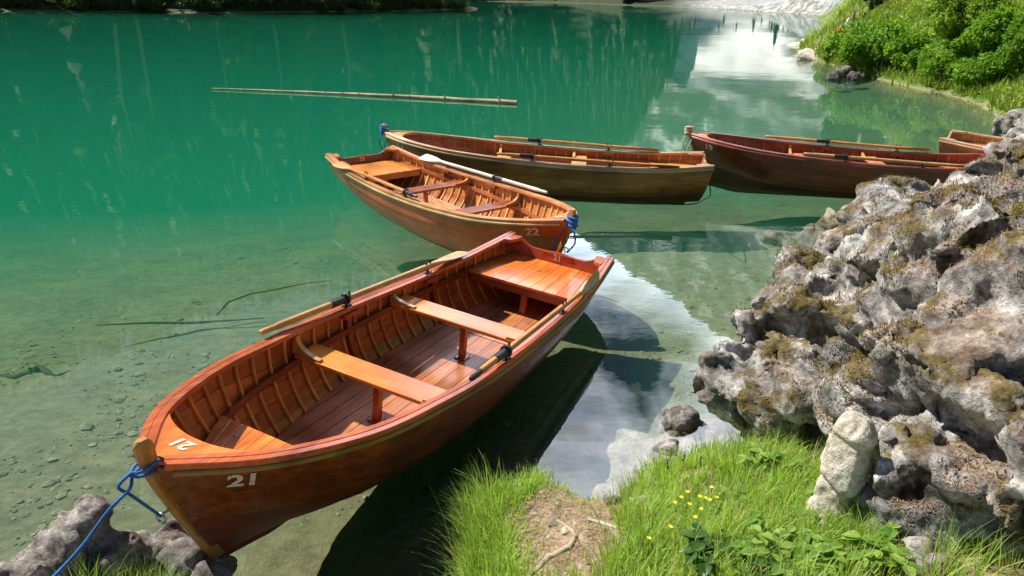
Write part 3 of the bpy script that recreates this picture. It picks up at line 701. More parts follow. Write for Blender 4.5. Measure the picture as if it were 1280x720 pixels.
ground = np_mesh('ground', np.stack([GX.ravel(), GY.ravel(), GZ.ravel()], 1), Fg, m, smooth=True); tag(ground, kind='structure')

# water: one closed body, mirror-smooth top, green scattering inside
mw = bpy.data.materials.new('lake water'); mw.use_nodes = True; nt = mw.node_tree; nt.nodes.clear(); o_ = nt.nodes.new('ShaderNodeOutputMaterial')
geo = nd(nt, 'ShaderNodeNewGeometry')
mpw = nd(nt, 'ShaderNodeMapping', Vector=geo.outputs['Position']); mpw.inputs['Scale'].default_value = (1, 1.6, 1)
w1 = nd(nt, 'ShaderNodeTexNoise', Vector=mpw.outputs[0], Scale=1.4, Detail=3.0, Roughness=.5)
w2 = nd(nt, 'ShaderNodeTexNoise', Vector=mpw.outputs[0], Scale=.12, Detail=2.0, Roughness=.5)
w3 = nd(nt, 'ShaderNodeTexNoise', Vector=mpw.outputs[0], Scale=7.0, Detail=2.0, Roughness=.5)
hh = mth(nt, 'ADD', mth(nt, 'ADD', mth(nt, 'MULTIPLY', w1.outputs['Fac'], .0045), mth(nt, 'MULTIPLY', w2.outputs['Fac'], .045)), mth(nt, 'MULTIPLY', w3.outputs['Fac'], .0004))
bpw = nd(nt, 'ShaderNodeBump', Height=hh, Strength=.35, Distance=1.0)
fr = nd(nt, 'ShaderNodeFresnel', IOR=1.54, Normal=bpw.outputs[0])
tp = nd(nt, 'ShaderNodeBsdfTransparent'); gl = nd(nt, 'ShaderNodeBsdfGlossy', Roughness=.012, Normal=bpw.outputs[0])
ms = nd(nt, 'ShaderNodeMixShader', Fac=fr.outputs[0]); nt.links.new(tp.outputs[0], ms.inputs[1]); nt.links.new(gl.outputs[0], ms.inputs[2]); nt.links.new(ms.outputs[0], o_.inputs[0])
va = nd(nt, 'ShaderNodeVolumeAbsorption'); va.inputs['Color'].default_value = (.0, .72, .60, 1); va.inputs['Density'].default_value = .24
vs = nd(nt, 'ShaderNodeVolumeScatter'); vs.inputs['Color'].default_value = (.10, 1.0, .60, 1); vs.inputs['Density'].default_value = .10; vs.inputs['Anisotropy'].default_value = .0
ad = nd(nt, 'ShaderNodeAddShader'); nt.links.new(va.outputs[0], ad.inputs[0]); nt.links.new(vs.outputs[0], ad.inputs[1]); nt.links.new(ad.outputs[0], o_.inputs['Volume'])
mb = MB(); mb.hexa([(-160, -26, -14), (44, -26, -14), (44, 185, -14), (-160, 185, -14), (-160, -26, 0), (44, -26, 0), (44, 185, 0), (-160, 185, 0)])
tag(mb.build('water', mw), kind='structure')

# ================================================================== MOUNTAINS AND FAR SHORE
def mountain():
    az = np.linspace(-75, 75, 420); rr = np.linspace(0, 1, 170)
    AZ, U = np.meshgrid(az, rr); RR = 210 + (1500 - 210) * U ** 1.3
    top = np.interp(az, [-75, -40, -20, -8, 0, 4.7, 10, 17, 25, 40, 75], [12, 14, 15, 15, 15.5, 17.5, 20.8, 24.8, 29, 31, 25])
    P = np.stack([AZ.ravel() * .12, U.ravel() * 2, np.zeros(AZ.size)], 1)
    top = top + fbm(np.stack([az * .35, az * 0, az * 0], 1), 5, 21) * 1.7
    prof = np.interp(U, [0, .06, .30, .42, .55, .72, .86, 1.0], [0.0, .02, .20, .30, .50, .74, .90, 1.0])
    n = ridged(P * np.array([2.2, 1.2, 1]), 5, 31).reshape(AZ.shape); n2 = fbm(P * 3, 6, 33).reshape(AZ.shape)
    EL = top[None, :] * prof + n2 * 1.3 * sstep(.1, .5, U) * sstep(1.0, .9, U) + (n - .3) * 2.4 * sstep(.3, .55, U) * sstep(1.0, .88, U)
    RR = RR + (n * 60 + n2 * 60) * sstep(.2, .6, U)
    Z = RR * np.tan(np.radians(np.maximum(EL, 0))) - 1.0
    X = RR * np.sin(np.radians(AZ)); Y = RR * np.cos(np.radians(AZ))
    # back side falls away so the range is solid
    X = np.vstack([X, X[-1] * 1.25]); Y = np.vstack([Y, Y[-1] * 1.25]); Z = np.vstack([Z, Z[-1] * 0 - 5])
    h, w = X.shape; idx = np.arange(h * w).reshape(h, w)
    F = np.stack([idx[:-1, :-1], idx[:-1, 1:], idx[1:, 1:], idx[1:, :-1]], -1).reshape(-1, 4)
    m, nt, b, o = newmat('limestone cliffs, snow and scree')
    geo = nd(nt, 'ShaderNodeNewGeometry'); sp = nd(nt, 'ShaderNodeSeparateXYZ', Vector=geo.outputs['Position']); sn = nd(nt, 'ShaderNodeSeparateXYZ', Vector=geo.outputs['Normal'])
    mp_ = nd(nt, 'ShaderNodeMapping', Vector=geo.outputs['Position']); mp_.inputs['Scale'].default_value = (1, 1, .28)
    n1_ = nd(nt, 'ShaderNodeTexNoise', Vector=mp_.outputs[0], Scale=.022, Detail=10.0, Roughness=.72, Distortion=.2)
    n2_ = nd(nt, 'ShaderNodeTexNoise', Vector=geo.outputs['Position'], Scale=.006, Detail=7.0, Roughness=.6)
    rock = ramp(nt, n1_.outputs['Fac'], [(.38, (.03, .04, .04)), (.5, (.10, .125, .13)), (.62, (.36, .38, .38))])
    hz = nd(nt, 'ShaderNodeMapRange', Value=mth(nt, 'ADD', sp.outputs['Z'], mth(nt, 'MULTIPLY', n2_.outputs['Fac'], 120))); hz.inputs['From Min'].default_value = 112; hz.inputs['From Max'].default_value = 92
    mps = nd(nt, 'ShaderNodeMapping', Vector=geo.outputs['Position']); mps.inputs['Scale'].default_value = (1, .5, .16)
    ns_ = nd(nt, 'ShaderNodeTexNoise', Vector=mps.outputs[0], Scale=.02, Detail=9.0, Roughness=.62, Distortion=.15)
    snowm = ramp(nt, ns_.outputs['Fac'], [(.56, (0, 0, 0)), (.60, (1, 1, 1))])
    flat = nd(nt, 'ShaderNodeMapRange', Value=sn.outputs['Z']); flat.inputs['From Min'].default_value = .94; flat.inputs['From Max'].default_value = 1.0
    c = mixc(nt, mth(nt, 'MAXIMUM', mth(nt, 'MULTIPLY', snowm, .8), mth(nt, 'MULTIPLY', flat.outputs[0], .0)), rock, (.78, .80, .82))
    c = mixc(nt, hz.outputs[0], c, ramp(nt, n1_.outputs['Fac'], [(.37, (.20, .23, .20)), (.43, (.66, .67, .67)), (.50, (.86, .87, .88))]))
    fz = nd(nt, 'ShaderNodeTexNoise', Vector=geo.outputs['Position'], Scale=.011, Detail=8.0, Roughness=.62)
    fm = mth(nt, 'MULTIPLY', ramp(nt, fz.outputs['Fac'], [(.52, (0, 0, 0)), (.56, (1, 1, 1))]), nd(nt, 'ShaderNodeMapRange', Value=sp.outputs['Z'], **{}).outputs[0])
    zf = nd(nt, 'ShaderNodeMapRange', Value=sp.outputs['Z']); zf.inputs['From Min'].default_value = 210; zf.inputs['From Max'].default_value = 130
    c = mixc(nt, mth(nt, 'MULTIPLY', ramp(nt, fz.outputs['Fac'], [(.54, (0, 0, 0)), (.58, (1, 1, 1))]), zf.outputs[0]), c, (.035, .055, .03))
    nt.links.new(c, b.inputs['Base Color']); b.inputs['Roughness'].default_value = .95
    o = np_mesh('mountains', np.stack([X.ravel(), Y.ravel(), Z.ravel()], 1), F, m, smooth=True); tag(o, kind='structure')
mountain()

def gz1(x, y): z, d = ground_z(np.array([x], float), np.array([y], float)); return float(z[0])
def conifers(pts, hs, seed):
    """numpy conifers: trunk + layered ragged skirts; returns V, F, tone"""
    r = np.random.default_rng(seed); V = []; F = []; T = []; off = 0
    for (x, y, z), h in zip(pts, hs):
        n = 9; lay = 7; w = h * r.uniform(.13, .19); tn = r.random()
        for k in range(lay):
            zt = z + h * (.12 + .88 * (k + 1.25) / (lay + .25)); zb = z + h * (.12 + .88 * k / (lay + .25)) - h * .03; rad = w * (1 - k / lay) ** .8
            a = np.arange(n) / n * 2 * pi + r.random() * 6; rr_ = rad * r.uniform(.55, 1.15, n)
            ring = np.stack([x + rr_ * np.cos(a), y + rr_ * np.sin(a), zb + r.uniform(-.03, .03, n) * h], 1)
            V.append(np.vstack([ring, [[x, y, min(zt, z + h)]]]))
            i = np.arange(n); F.append(np.stack([off + i, off + (i + 1) % n, np.full(n, off + n)], 1)); T.append(np.clip(tn * .6 + r.uniform(0, .4, n), 0, 1)); off += n + 1
    return np.vstack(V), np.vstack(F), np.concatenate(T)
conm = leafmat('conifer needles', (.012, .030, .012), (.055, .095, .030), trans=.1, rough=.7)
def scatter(n, test, box, seed):
    r = np.random.default_rng(seed); out = []
    while len(out) < n:
        X = r.uniform(box[0], box[1], 4000); Y = r.uniform(box[2], box[3], 4000); Z, D = ground_z(X, Y); ok = test(X, Y, Z, D)
        out += list(zip(X[ok], Y[ok], Z[ok]))
    return out[:n]
pts = scatter(900, lambda X, Y, Z, D: (D > 3) & (D < 70) & (Y > 62) & (X < -2 + (Y - 100) * .3), (-190, 10, 60, 230), 15) + scatter(1700, lambda X, Y, Z, D: (D > 5) & (D < 190) & (Y > 62) & (X < -2 + (Y - 100) * .3), (-260, 10, 60, 330), 5)
V, F, T = conifers([(x, y, z - .5) for x, y, z in pts], np.random.default_rng(2).uniform(9, 20, len(pts)), 3)
tag(np_mesh('forest', V, F, conm, tone=T), 'dark conifer forest covering the steep slope across the lake', 'forest', kind='stuff')
pts = scatter(1300, lambda X, Y, Z, D: (D > 1.2) & (np.arctan2(X, Y) < R(11.5) - .0 * Y) & (Y > 150) & (D < 260), (-150, 90, 150, 430), 16)
V, F, T = conifers([(x, y, z - .5) for x, y, z in pts], np.random.default_rng(12).uniform(9, 19, len(pts)), 13)
tag(np_mesh('valley_forest', V, F, conm, tone=T), 'dark conifer forest at the back of the lake, left of the white scree', 'forest', kind='stuff')
pts = scatter(70, lambda X, Y, Z, D: (D > 3) & ((fbm(np.stack([X * .05, Y * .05, X * 0], 1), 2, 9) > .12) | (X < 30)) & (Y > 105) & (X > 2 + (Y - 100) * .3), (0, 150, 104, 330), 6)
V, F, T = conifers([(x, y, z - .4) for x, y, z in pts], np.random.default_rng(4).uniform(1.5, 5, len(pts)), 5)
tag(np_mesh('far_woodland', V, F, conm, tone=T), 'scattered dark conifers on the white scree at the head of the lake', 'woodland', kind='stuff')

# ---- leafy masses
def leaves(C, size, r, up=.3):
    """one bent leaf (2 quads -> 4-gon) per centre"""
    n = len(C); d = r.normal(size=(n, 3)); d[:, 2] = d[:, 2] * .8 + up; d /= np.linalg.norm(d, axis=1)[:, None]
    a = np.cross(d, r.normal(size=(n, 3))); a /= np.linalg.norm(a, axis=1)[:, None]; b = np.cross(d, a)
    s = (size * r.uniform(.6, 1.3, n))[:, None]
    P = np.stack([C - a * s, C + b * s * .45 - a * s * .1, C + a * s + d * s * .25, C - b * s * .45 - a * s * .1], 1)
    return P.reshape(-1, 3), np.arange(4 * n).reshape(n, 4)
def lobed(center, rad, nlobes, nleaf, size, r, squash=.8, fill=.35):
    """leaf centres in the shells of many small lobes spread through an uneven crown"""
    L = r.normal(size=(nlobes, 3)); L /= np.linalg.norm(L, axis=1)[:, None]; L *= (r.uniform(.25, 1, nlobes) ** .5)[:, None]; L[:, 2] = L[:, 2] * squash
    Lc = np.asarray(center) + L * np.asarray(rad); lr = np.mean(rad) * r.uniform(.22, .42, nlobes)
    k = r.integers(0, nlobes, nleaf); d = r.normal(size=(nleaf, 3)); d /= np.linalg.norm(d, axis=1)[:, None]
    C = Lc[k] + d * (lr[k] * r.uniform(1 - fill, 1.12, nleaf))[:, None]
    lt = r.uniform(0, 1, nlobes)
    V, F = leaves(C, size, r); T = np.clip(lt[k] * .5 + r.uniform(0, .5, nleaf), 0, 1)
    return V, F, T
bushm = leafmat('bush leaves', (.07, .19, .012), (.28, .48, .05), trans=.45)
bushm2 = leafmat('pale bush leaves', (.13, .25, .02), (.38, .52, .09), trans=.45)
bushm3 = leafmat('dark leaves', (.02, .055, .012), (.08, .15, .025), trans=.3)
bark = plain('bark', (.12, .09, .065), .9, 0, .4, 12, .8); barkpale = plain('pale bark', (.27, .24, .19), .85, 0, .3, 6, .5)
def branchy(base, h, rad, r, mb, n=7, lean=(0, 0)):
    base = Vector(base); top = base + Vector((lean[0], lean[1], h)); mid = base.lerp(top, .5) + Vector((r.uniform(-.05, .05) * h, r.uniform(-.05, .05) * h, 0))
    P = [base - Vector((0, 0, .3)), base, base.lerp(mid, .5), mid, mid.lerp(top, .5), top]; mb.tube(P, [rad * 1.5, rad * 1.1, rad * .9, rad * .7, rad * .45, rad * .12], 8)
    for i in range(n):
        f = r.uniform(.35, .92); p = base.lerp(mid, f * 2) if f < .5 else mid.lerp(top, f * 2 - 1); a = r.uniform(0, 2 * pi); l = h * (1 - f * .6) * r.uniform(.22, .38)
        q = p + Vector((cos(a) * l, sin(a) * l, l * .55)); mb.tube([p, p.lerp(q, .5) + Vector((0, 0, -l * .04)), q], [rad * .38, rad * .22, rad * .06], 5)
def hit(px, py, d0):
    """where the ground or water meets the line of sight, near distance d0"""
    d = d0 * .72
    while d < d0 * 1.6:
        q = W(px, py, d)
        if q.z <= max(gz1(q.x, q.y), 0): break
        d += .3
    return Vector((q.x, q.y, gz1(q.x, q.y)))
def bush(px, py, d, w, h, label, mat=None, n=5200, size=.09, name='bush', cat='bush', group='bushes on the sunlit bank at the right', seed=0, nl=26):
    r = np.random.default_rng(seed + 100); p = hit(px, py, d); x, y, z = p
    root = empty(name, (x, y, z)); tag(root, label, cat, group)
    V, F, T = lobed((0, 0, h * .52), (w / 2, w / 2, h * .5), nl, n, size, r, .9); V[:, 2] = np.maximum(V[:, 2], -.25)
    np_mesh('foliage', V, F, mat or bushm, root, tone=T)
    mb = MB()
    for i in range(5):
        a = r.uniform(0, 2 * pi); l = r.uniform(.3, .6); mb.tube([(0, 0, -.3), (cos(a) * w * .12, sin(a) * w * .12, h * .3), (cos(a) * w * l * .5, sin(a) * w * l * .5, h * .75)], [.05, .035, .01], 5)
    mb.build('stem', bark, root, smooth=60)
    return root
bush(1092, 84, 32.5, 3.2, 1.2, 'largest rounded bright green bush on the point, behind the dark shore rocks', n=15000, size=.085, seed=1, nl=46)
bush(1044, 74, 32, 1.2, .8, 'pale leafy bush at the tip of the point beside the white shingle', bushm2, 3500, seed=2)
bush(1142, 90, 29.5, 2.0, 1.05, 'low green bush just right of the largest one at the waterline', n=7000, size=.08, seed=3)
bush(1172, 97, 28, 1.3, .7, 'small greyish green shrub with open twigs close to the fallen log', bushm2, 3200, size=.07, seed=4)
bush(1180, 102, 26.5, 1.5, .75, 'deep green bush hugging the waterline, next to the driftwood', bushm, 4200, size=.075, seed=21)
bush(1225, 84, 28, 1.9, 1.0, 'deep green bush in the middle of the slope, above the sprawling one', bushm, 5200, size=.085, seed=22)
bush(1262, 66, 31, 2.2, 1.2, 'broad green bush near the right edge, uphill of the others', bushm, 5200, size=.09, seed=23)
bush(1195, 66, 33, 2.2, 1.9, 'upright bush with layered light leaves under the dark tree trunks', bushm2, 7000, size=.09, seed=5)
bush(1232, 108, 24, 1.8, .7, 'low sprawling bush on the slope above the pale rocks', bushm, 5200, size=.08, seed=6)
bush(1283, 92, 27, 1.7, 1.1, 'dense bush cut off by the right edge of the photo, halfway up the slope', bushm, 6500, size=.08, seed=7)
bush(1092, 12, 52, 2.6, 2.4, 'dark-leaved bush up the slope behind the two people', bushm3, 6000, size=.14, seed=9)
def leaf_tree(x, y, h, cw, label, seed, mat=None, n=9000, size=.13, trunk=.16, lean=(0, 0), group='trees on the slope at the right', bk=None, cz=.68, ch=.36):
    r = np.random.default_rng(seed); z = gz1(x, y); root = empty('tree', (x, y, z)); tag(root, label, 'tree', group)
    mb = MB(); branchy((0, 0, 0), h, trunk, r, mb, 9, lean); mb.build('trunk', bk or bark, root, smooth=60)
    V, F, T = lobed((lean[0] * cz, lean[1] * cz, h * cz), (cw / 2, cw / 2, h * ch), 34, n, size, r, 1.0, .5); np_mesh('crown', V, F, mat or bushm, root, tone=T)
    return root
for i, (px, py, d, h, cw, lab) in enumerate([(1222, 30, 33, 7.5, 4.2, 'leafy tree with a dark leaning trunk at the top edge, left of its pair'), (1246, 26, 31, 7, 3.6, 'leafy tree with a dark upright trunk at the top edge, right of its pair'), (1290, 10, 36, 8, 4.5, 'leafy tree whose crown fills the top right corner of the photo'), (1125, -6, 60, 9, 5, 'tall tree on the slope above the people')]):
    p = W(px, py, d); leaf_tree(p.x, p.y, h, cw, lab, 40 + i, lean=(-.6, .3) if i == 0 else (.1, 0), cz=.74, ch=.30)
# pale trunks that line the opposite shore
LT = [(-42.5, 84.5, 17, 'tallest bare pale trunk'), (-40.6, 85.5, 16, 'pale trunk close beside the tallest one'), (-33.0, 88.0, 11, 'short pale trunk'), (-27.5, 90.5, 12, 'pale trunk at the bend'), (-21.0, 96, 13, 'slim pale trunk'), (-16.3, 101.5, 13, 'sunlit orange-barked trunk'), (-8.2, 110.5, 12, 'trunk at the tip of the wooded point'), (-10.6, 109, 14, 'pale trunk just short of the wooded point')]
for i, (x, y, h, lab) in enumerate(LT):
    leaf_tree(x, y, h, 3.2, lab + ' on the far left shore', 60 + i, bushm3, 2200, .22, .24, group='trees with pale trunks along the far left shore', bk=barkpale, cz=.86, ch=.18)
# undergrowth along that shore
r_ = np.random.default_rng(9); Vs = []; Fs = []; Ts = []; off = 0
xs = r_.uniform(-75, -4, 60000); k = np.interp(xs, [-90, -51, -29, -14, -4.6], [72, 80, 84, 98, 110.2]); ys = k + r_.exponential(1.6, 60000) + .2; zz, dd = ground_z(xs, ys); ok = dd > .05; C = np.stack([xs, ys, zz + r_.exponential(.35, 60000)], 1)[ok]
cl = fbm(C * .5, 3, 77); C = C[cl > -.12]; V, F = leaves(C, .16, r_); np_mesh('undergrowth', V, F, bushm3, tone=np.clip(r_.uniform(0, 1, len(F)) ** 2, 0, 1)); tag(bpy.data.objects['undergrowth'], 'dark undergrowth along the waterline of the far left shore', 'undergrowth', kind='stuff')

# ================================================================== ROCKS
def on_ground(px, py):
    lo, hi = 1.5, 8.
    for _ in range(30):
        mid = (lo + hi) / 2; q = W(px, py, mid)
        if q.z > gz1(q.x, q.y): lo = mid
        else: hi = mid
    return W(px, py, lo)
def rockmat(name, light, mid, dark, moss=.0, litter=.0, scale=1.0, warm=(.30, .16, .08)):
    m, nt, b, o = newmat(name); tcn = nd(nt, 'ShaderNodeTexCoord'); geo = nd(nt, 'ShaderNodeNewGeometry'); sn = nd(nt, 'ShaderNodeSeparateXYZ', Vector=geo.outputs['Normal'])
    P = geo.outputs['Position']
    n1 = nd(nt, 'ShaderNodeTexNoise', Vector=P, Scale=5.0 * scale, Detail=10.0, Roughness=.68, Distortion=.4)
    n2 = nd(nt, 'ShaderNodeTexNoise', Vector=P, Scale=34.0 * scale, Detail=6.0, Roughness=.7)
    n3 = nd(nt, 'ShaderNodeTexNoise', Vector=P, Scale=1.7 * scale, Detail=6.0, Roughness=.6)
    c = ramp(nt, n1.outputs['Fac'], [(.34, dark), (.5, mid), (.64, light)])
    c = mixc(nt, 1.0, c, ramp(nt, n2.outputs['Fac'], [(.34, (.6, .6, .6)), (.6, (1.15, 1.15, 1.15))]), 'MULTIPLY')
    v = nd(nt, 'ShaderNodeTexVoronoi', Vector=P, Scale=48.0 * scale); pits = ramp(nt, v.outputs['Distance'], [(.10, (.35, .33, .3)), (.28, (1, 1, 1))])
    c = mixc(nt, .5, c, mixc(nt, 1.0, c, pits, 'MULTIPLY'))
    upn = nd(nt, 'ShaderNodeMapRange', Value=sn.outputs['Z']); upn.inputs['From Min'].default_value = .1; upn.inputs['From Max'].default_value = .75
    if litter:
        f = mth(nt, 'MULTIPLY', mth(nt, 'MULTIPLY', upn.outputs[0], ramp(nt, n3.outputs['Fac'], [(.46, (0, 0, 0)), (.56, (1, 1, 1))])), litter)
        lc = ramp(nt, n2.outputs['Fac'], [(.35, tuple(x * .45 for x in warm)), (.55, warm), (.7, tuple(min(1, x * 1.9) for x in warm))]); c = mixc(nt, f, c, lc)
    if moss:
        n4 = nd(nt, 'ShaderNodeTexNoise', Vector=P, Scale=3.3 * scale, Detail=7.0, Roughness=.7)
        upm = nd(nt, 'ShaderNodeMapRange', Value=sn.outputs['Z']); upm.inputs['From Min'].default_value = -.35; upm.inputs['From Max'].default_value = .3
        f = mth(nt, 'MULTIPLY', mth(nt, 'MULTIPLY', upm.outputs[0], ramp(nt, n4.outputs['Fac'], [(.50, (0, 0, 0)), (.57, (1, 1, 1))])), moss)
        c = mixc(nt, f, c, ramp(nt, n2.outputs['Fac'], [(.35, (.045, .036, .008)), (.6, (.16, .12, .025))]))
    nt.links.new(c, b.inputs['Base Color']); b.inputs['Roughness'].default_value = .9; b.inputs['Specular IOR Level'].default_value = .25
    h = mth(nt, 'ADD', n1.outputs['Fac'], mth(nt, 'ADD', mth(nt, 'MULTIPLY', n2.outputs['Fac'], .35), mth(nt, 'MULTIPLY', mth(nt, 'MINIMUM', v.outputs['Distance'], .3), .35)))
    bp = nd(nt, 'ShaderNodeBump', Height=h, Strength=.9, Distance=.035 / scale); nt.links.new(bp.outputs[0], b.inputs['Normal'])
    return m
lime = rockmat('weathered grey limestone', (.68, .67, .65), (.29, .285, .28), (.035, .034, .033), moss=.9, litter=.55, warm=(.24, .135, .07))
lime2 = rockmat('shore limestone', (.50, .48, .46), (.24, .23, .22), (.05, .048, .046), moss=.2, litter=.12, scale=1.6)
limepale = rockmat('fresh broken cream limestone', (.80, .76, .66), (.62, .58, .48), (.28, .24, .17), scale=1.3)
limewet = rockmat('flooded limestone', (.42, .38, .28), (.30, .27, .19), (.16, .15, .10), scale=1.0)
def verts_of(m):
    n = len(m.vertices); V = np.empty(n * 3, np.float32); m.vertices.foreach_get('co', V); return n, V.reshape(-1, 3).astype(float)
def revoxel(m, V, voxel):
    m.vertices.foreach_set('co', V.astype(np.float32).ravel()); m.update(); ob = bpy.data.objects.new('tmp', m); COL.objects.link(ob)
    md = ob.modifiers.new('r', 'REMESH'); md.mode = 'VOXEL'; md.voxel_size = voxel; md.use_smooth_shade = True
    bpy.context.view_layer.update(); m2 = bpy.data.meshes.new_from_object(ob.evaluated_get(bpy.context.evaluated_depsgraph_get())); bpy.data.objects.remove(ob); return m2
BED = np.array(Euler((R(25), R(-38), R(20))).to_matrix())
def blob_mesh(balls, voxel, seed, amp=1.0, fine=1.0):
    """union of rough ellipsoids -> voxel skin -> fractured, pitted displacement. balls: (centre, radii, rot seed)"""
    bm = bmesh.new(); r = random.Random(seed)
    for c, rad in balls:
        rad = rad if hasattr(rad, '__len__') else (rad * r.uniform(.85, 1.15), rad * r.uniform(.85, 1.15), rad * r.uniform(.75, 1.0))
        Mx = Matrix.Translation(c) @ Euler((r.uniform(-.5, .5), r.uniform(-.5, .5), r.uniform(0, 6))).to_matrix().to_4x4() @ Matrix.Diagonal((*rad, 1))
        res = bmesh.ops.create_icosphere(bm, subdivisions=4, radius=1)
        for v in res['verts']:
            q = v.co; pw = 3.6; k = (abs(q.x) ** pw + abs(q.y) ** pw + abs(q.z) ** pw) ** (1 / pw); v.co = Mx @ (q / k * .94)
    me = bpy.data.meshes.new('tmp'); bm.to_mesh(me); bm.free(); ob = bpy.data.objects.new('tmp', me); COL.objects.link(ob)
    md = ob.modifiers.new('r', 'REMESH'); md.mode = 'VOXEL'; md.voxel_size = voxel; md.use_smooth_shade = True
    bpy.context.view_layer.update(); m2 = bpy.data.meshes.new_from_object(ob.evaluated_get(bpy.context.evaluated_depsgraph_get()))
    bpy.data.objects.remove(ob); bpy.data.meshes.remove(me)
    n = len(m2.vertices); V = np.empty(n * 3, np.float32); m2.vertices.foreach_get('co', V); V = V.reshape(-1, 3).astype(float)
    def norms():
        m2.vertices.foreach_set('co', V.astype(np.float32).ravel()); m2.update(); q = np.empty(n * 3, np.float32); m2.vertex_normals.foreach_get('vector', q); return q.reshape(-1, 3).astype(float)
    Nn = norms()
    # blocky chunks: every point is drawn towards a tilted plane of its own voronoi cell, with cracks between
    for sc_, a, sd_, tl in ((1.5, .17, 1, 1.4), (3.0, .095, 2, 1.7), (7.0, .026, 4, 1.3), (14, .009, 5, 1.2)):
        if sc_ == 7.0: m2 = revoxel(m2, V, voxel); n, V = verts_of(m2); Nn = norms()
        Vr = V @ BED.T; Q = Vr * sc_ * np.array([.62, 1.0, 1.55]) + np.stack([fbm(V * 2.2, 3, sd_ + k) for k in range(3)], 1) * .35; f1, f2, cell, c1 = voro(Q, seed + sd_)
        tl_ = np.stack([_hash(np.floor(cell * 9999), cell * 0, cell * 0, k) for k in (3, 4, 5)], 1) - .5
        tilt = ((Q - c1) * tl_).sum(1) * 2.2
        dd = (cell - .5) * .40 + tilt * tl - .55 * np.exp(-(f2 - f1) / .045)
        V = V + Nn * np.clip(dd, -1.2, .9)[:, None] * a * amp * .62 * (fine if sc_ > 5 else 1); Nn = norms()
    V = V + Nn * (fbm(V * 3.0, 4, seed + 5) * .05 * amp - sstep(.62, .9, ridged(V * 3.4, 3, seed + 15)) * .05 * amp)[:, None]; Nn = norms()
    q = ridged(V * 8.5, 4, seed + 9); pit = voro(V * 24 + fbm(V * 9, 2, 8)[:, None] * .8, seed)[0]
    V = V + Nn * (((q - .4) * .014 + fbm(V * 24, 4, seed + 6) * .010 - .006 * np.exp(-((pit / .22) ** 2))) * fine)[:, None]
    m2.vertices.foreach_set('co', V.astype(np.float32).ravel()); m2.polygons.foreach_set('use_smooth', [True] * len(m2.polygons)); m2.update()
    return m2, V, norms()
BALLS = [((935, 487), 4.45, .30), ((905, 480), 4.4, .19), ((985, 512), 4.3, .22), ((1010, 470), 4.5, .35), ((978, 430), 4.8, .28), ((1025, 375), 5.3, .33), ((1078, 345), 5.8, .38), ((1140, 291), 6.1, .41), ((1203, 312), 6.0, .40), ((1290, 352), 5.5, .40),
         ((1070, 430), 4.7, .42), ((1150, 390), 5.1, .56), ((1240, 385), 4.6, .66), ((1065, 500), 4.35, .24), ((1190, 490), 4.0, .42), ((1255, 490), 3.75, .46), ((1190, 590), 3.95, .22), ((1235, 595), 3.6, .32), ((1290, 590), 3.4, .36), ((1225, 665), 3.7, .24),
         ((1200, 430), 5.8, .95), ((1330, 360), 4.9, .8), ((1400, 480), 4.2, .8), ((1380, 620), 3.6, .5), ((1270, 660), 3.5, .28), ((1130, 490), 4.8, .36), ((1380, 360), 5.6, .7), ((1215, 550), 4.6, .5), ((1280, 560), 4.4, .7)]
balls = [(W(*p, d), r) for p, d, r in BALLS] + [(on_ground(px, py) + Vector((dx, dy, dz)), r) for px, py, dx, dy, dz, r in [(1120, 690, .1, .2, .12, .22), (1180, 700, .1, .15, .12, .2), (1250, 690, .2, .2, .15, .3), (1290, 640, .3, .3, .35, .45), (1170, 650, .2, .5, .3, .4), (1110, 640, .12, .5, .30, .24)]] + [(Vector((3.6, 4.6, .3)), .9), (Vector((4.6, 4.3, .4)), 1.2), (Vector((4.2, 5.6, .1)), 1.2)]
ROCK_ME, ROCK_V, ROCK_N = blob_mesh(balls, .022, 3)
ROCK_ME.materials.clear(); ROCK_ME.materials.append(lime); rock = bpy.data.objects.new('rock_outcrop', ROCK_ME); COL.objects.link(rock)
tag(rock, 'huge pitted grey limestone outcrop with moss, overhanging the grass at the right', 'rock')
def small_rock(name, pts, voxel, seed, label, mat=lime2, amp=.5, fine=.6, cat='rock', group=None):
    me, V, Nn = blob_mesh(pts, voxel, seed, amp, fine); me.name = name; me.materials.clear(); me.materials.append(mat); o = bpy.data.objects.new(name, me); COL.objects.link(o); tag(o, label, cat, group); return o
V3 = Vector
c = on_ground(1038, 690)
small_rock('pale_boulder', [(W(1046, 612, math.hypot(c.x, c.y) + .28), (.10, .11, .42))], .009, 11, 'narrow cream-white rock face standing in the grass beneath the overhang', limepale, .20, .55)
# shore rock under the bow
small_rock('shore_rock', [(W(108, 668, 3.45), (.12, .12, .20)), (W(84, 684, 3.4), (.12, .12, .16)), (W(68, 704, 3.35), (.13, .12, .13)), (W(28, 728, 3.25), (.14, .12, .12)), (W(150, 698, 3.3), (.14, .12, .11)), (V3((-1.95, 3.02, .05)), (.30, .20, .17)), (V3((-2.25, 2.88, .0)), (.26, .2, .16)), (V3((-1.70, 3.12, .06)), (.16, .14, .15)), (V3((-1.55, 2.98, .02)), (.2, .14, .15)), (V3((-2.0, 2.75, .0)), (.5, .2, .16))], .014, 12, 'craggy brown-grey shore rock beside the bow of the nearest boat', lime2, .55, .7)
small_rock('shore_rock', [(V3((-1.75, 2.72, .10)), (.42, .10, .12)), (V3((-1.45, 2.72, .10)), (.2, .1, .1))], .014, 13, 'flat dark stone slab under the blue rope at the bottom edge', rockmat('dark shore stone', (.30, .28, .27), (.16, .145, .14), (.05, .045, .045), scale=1.6), .35, .5)
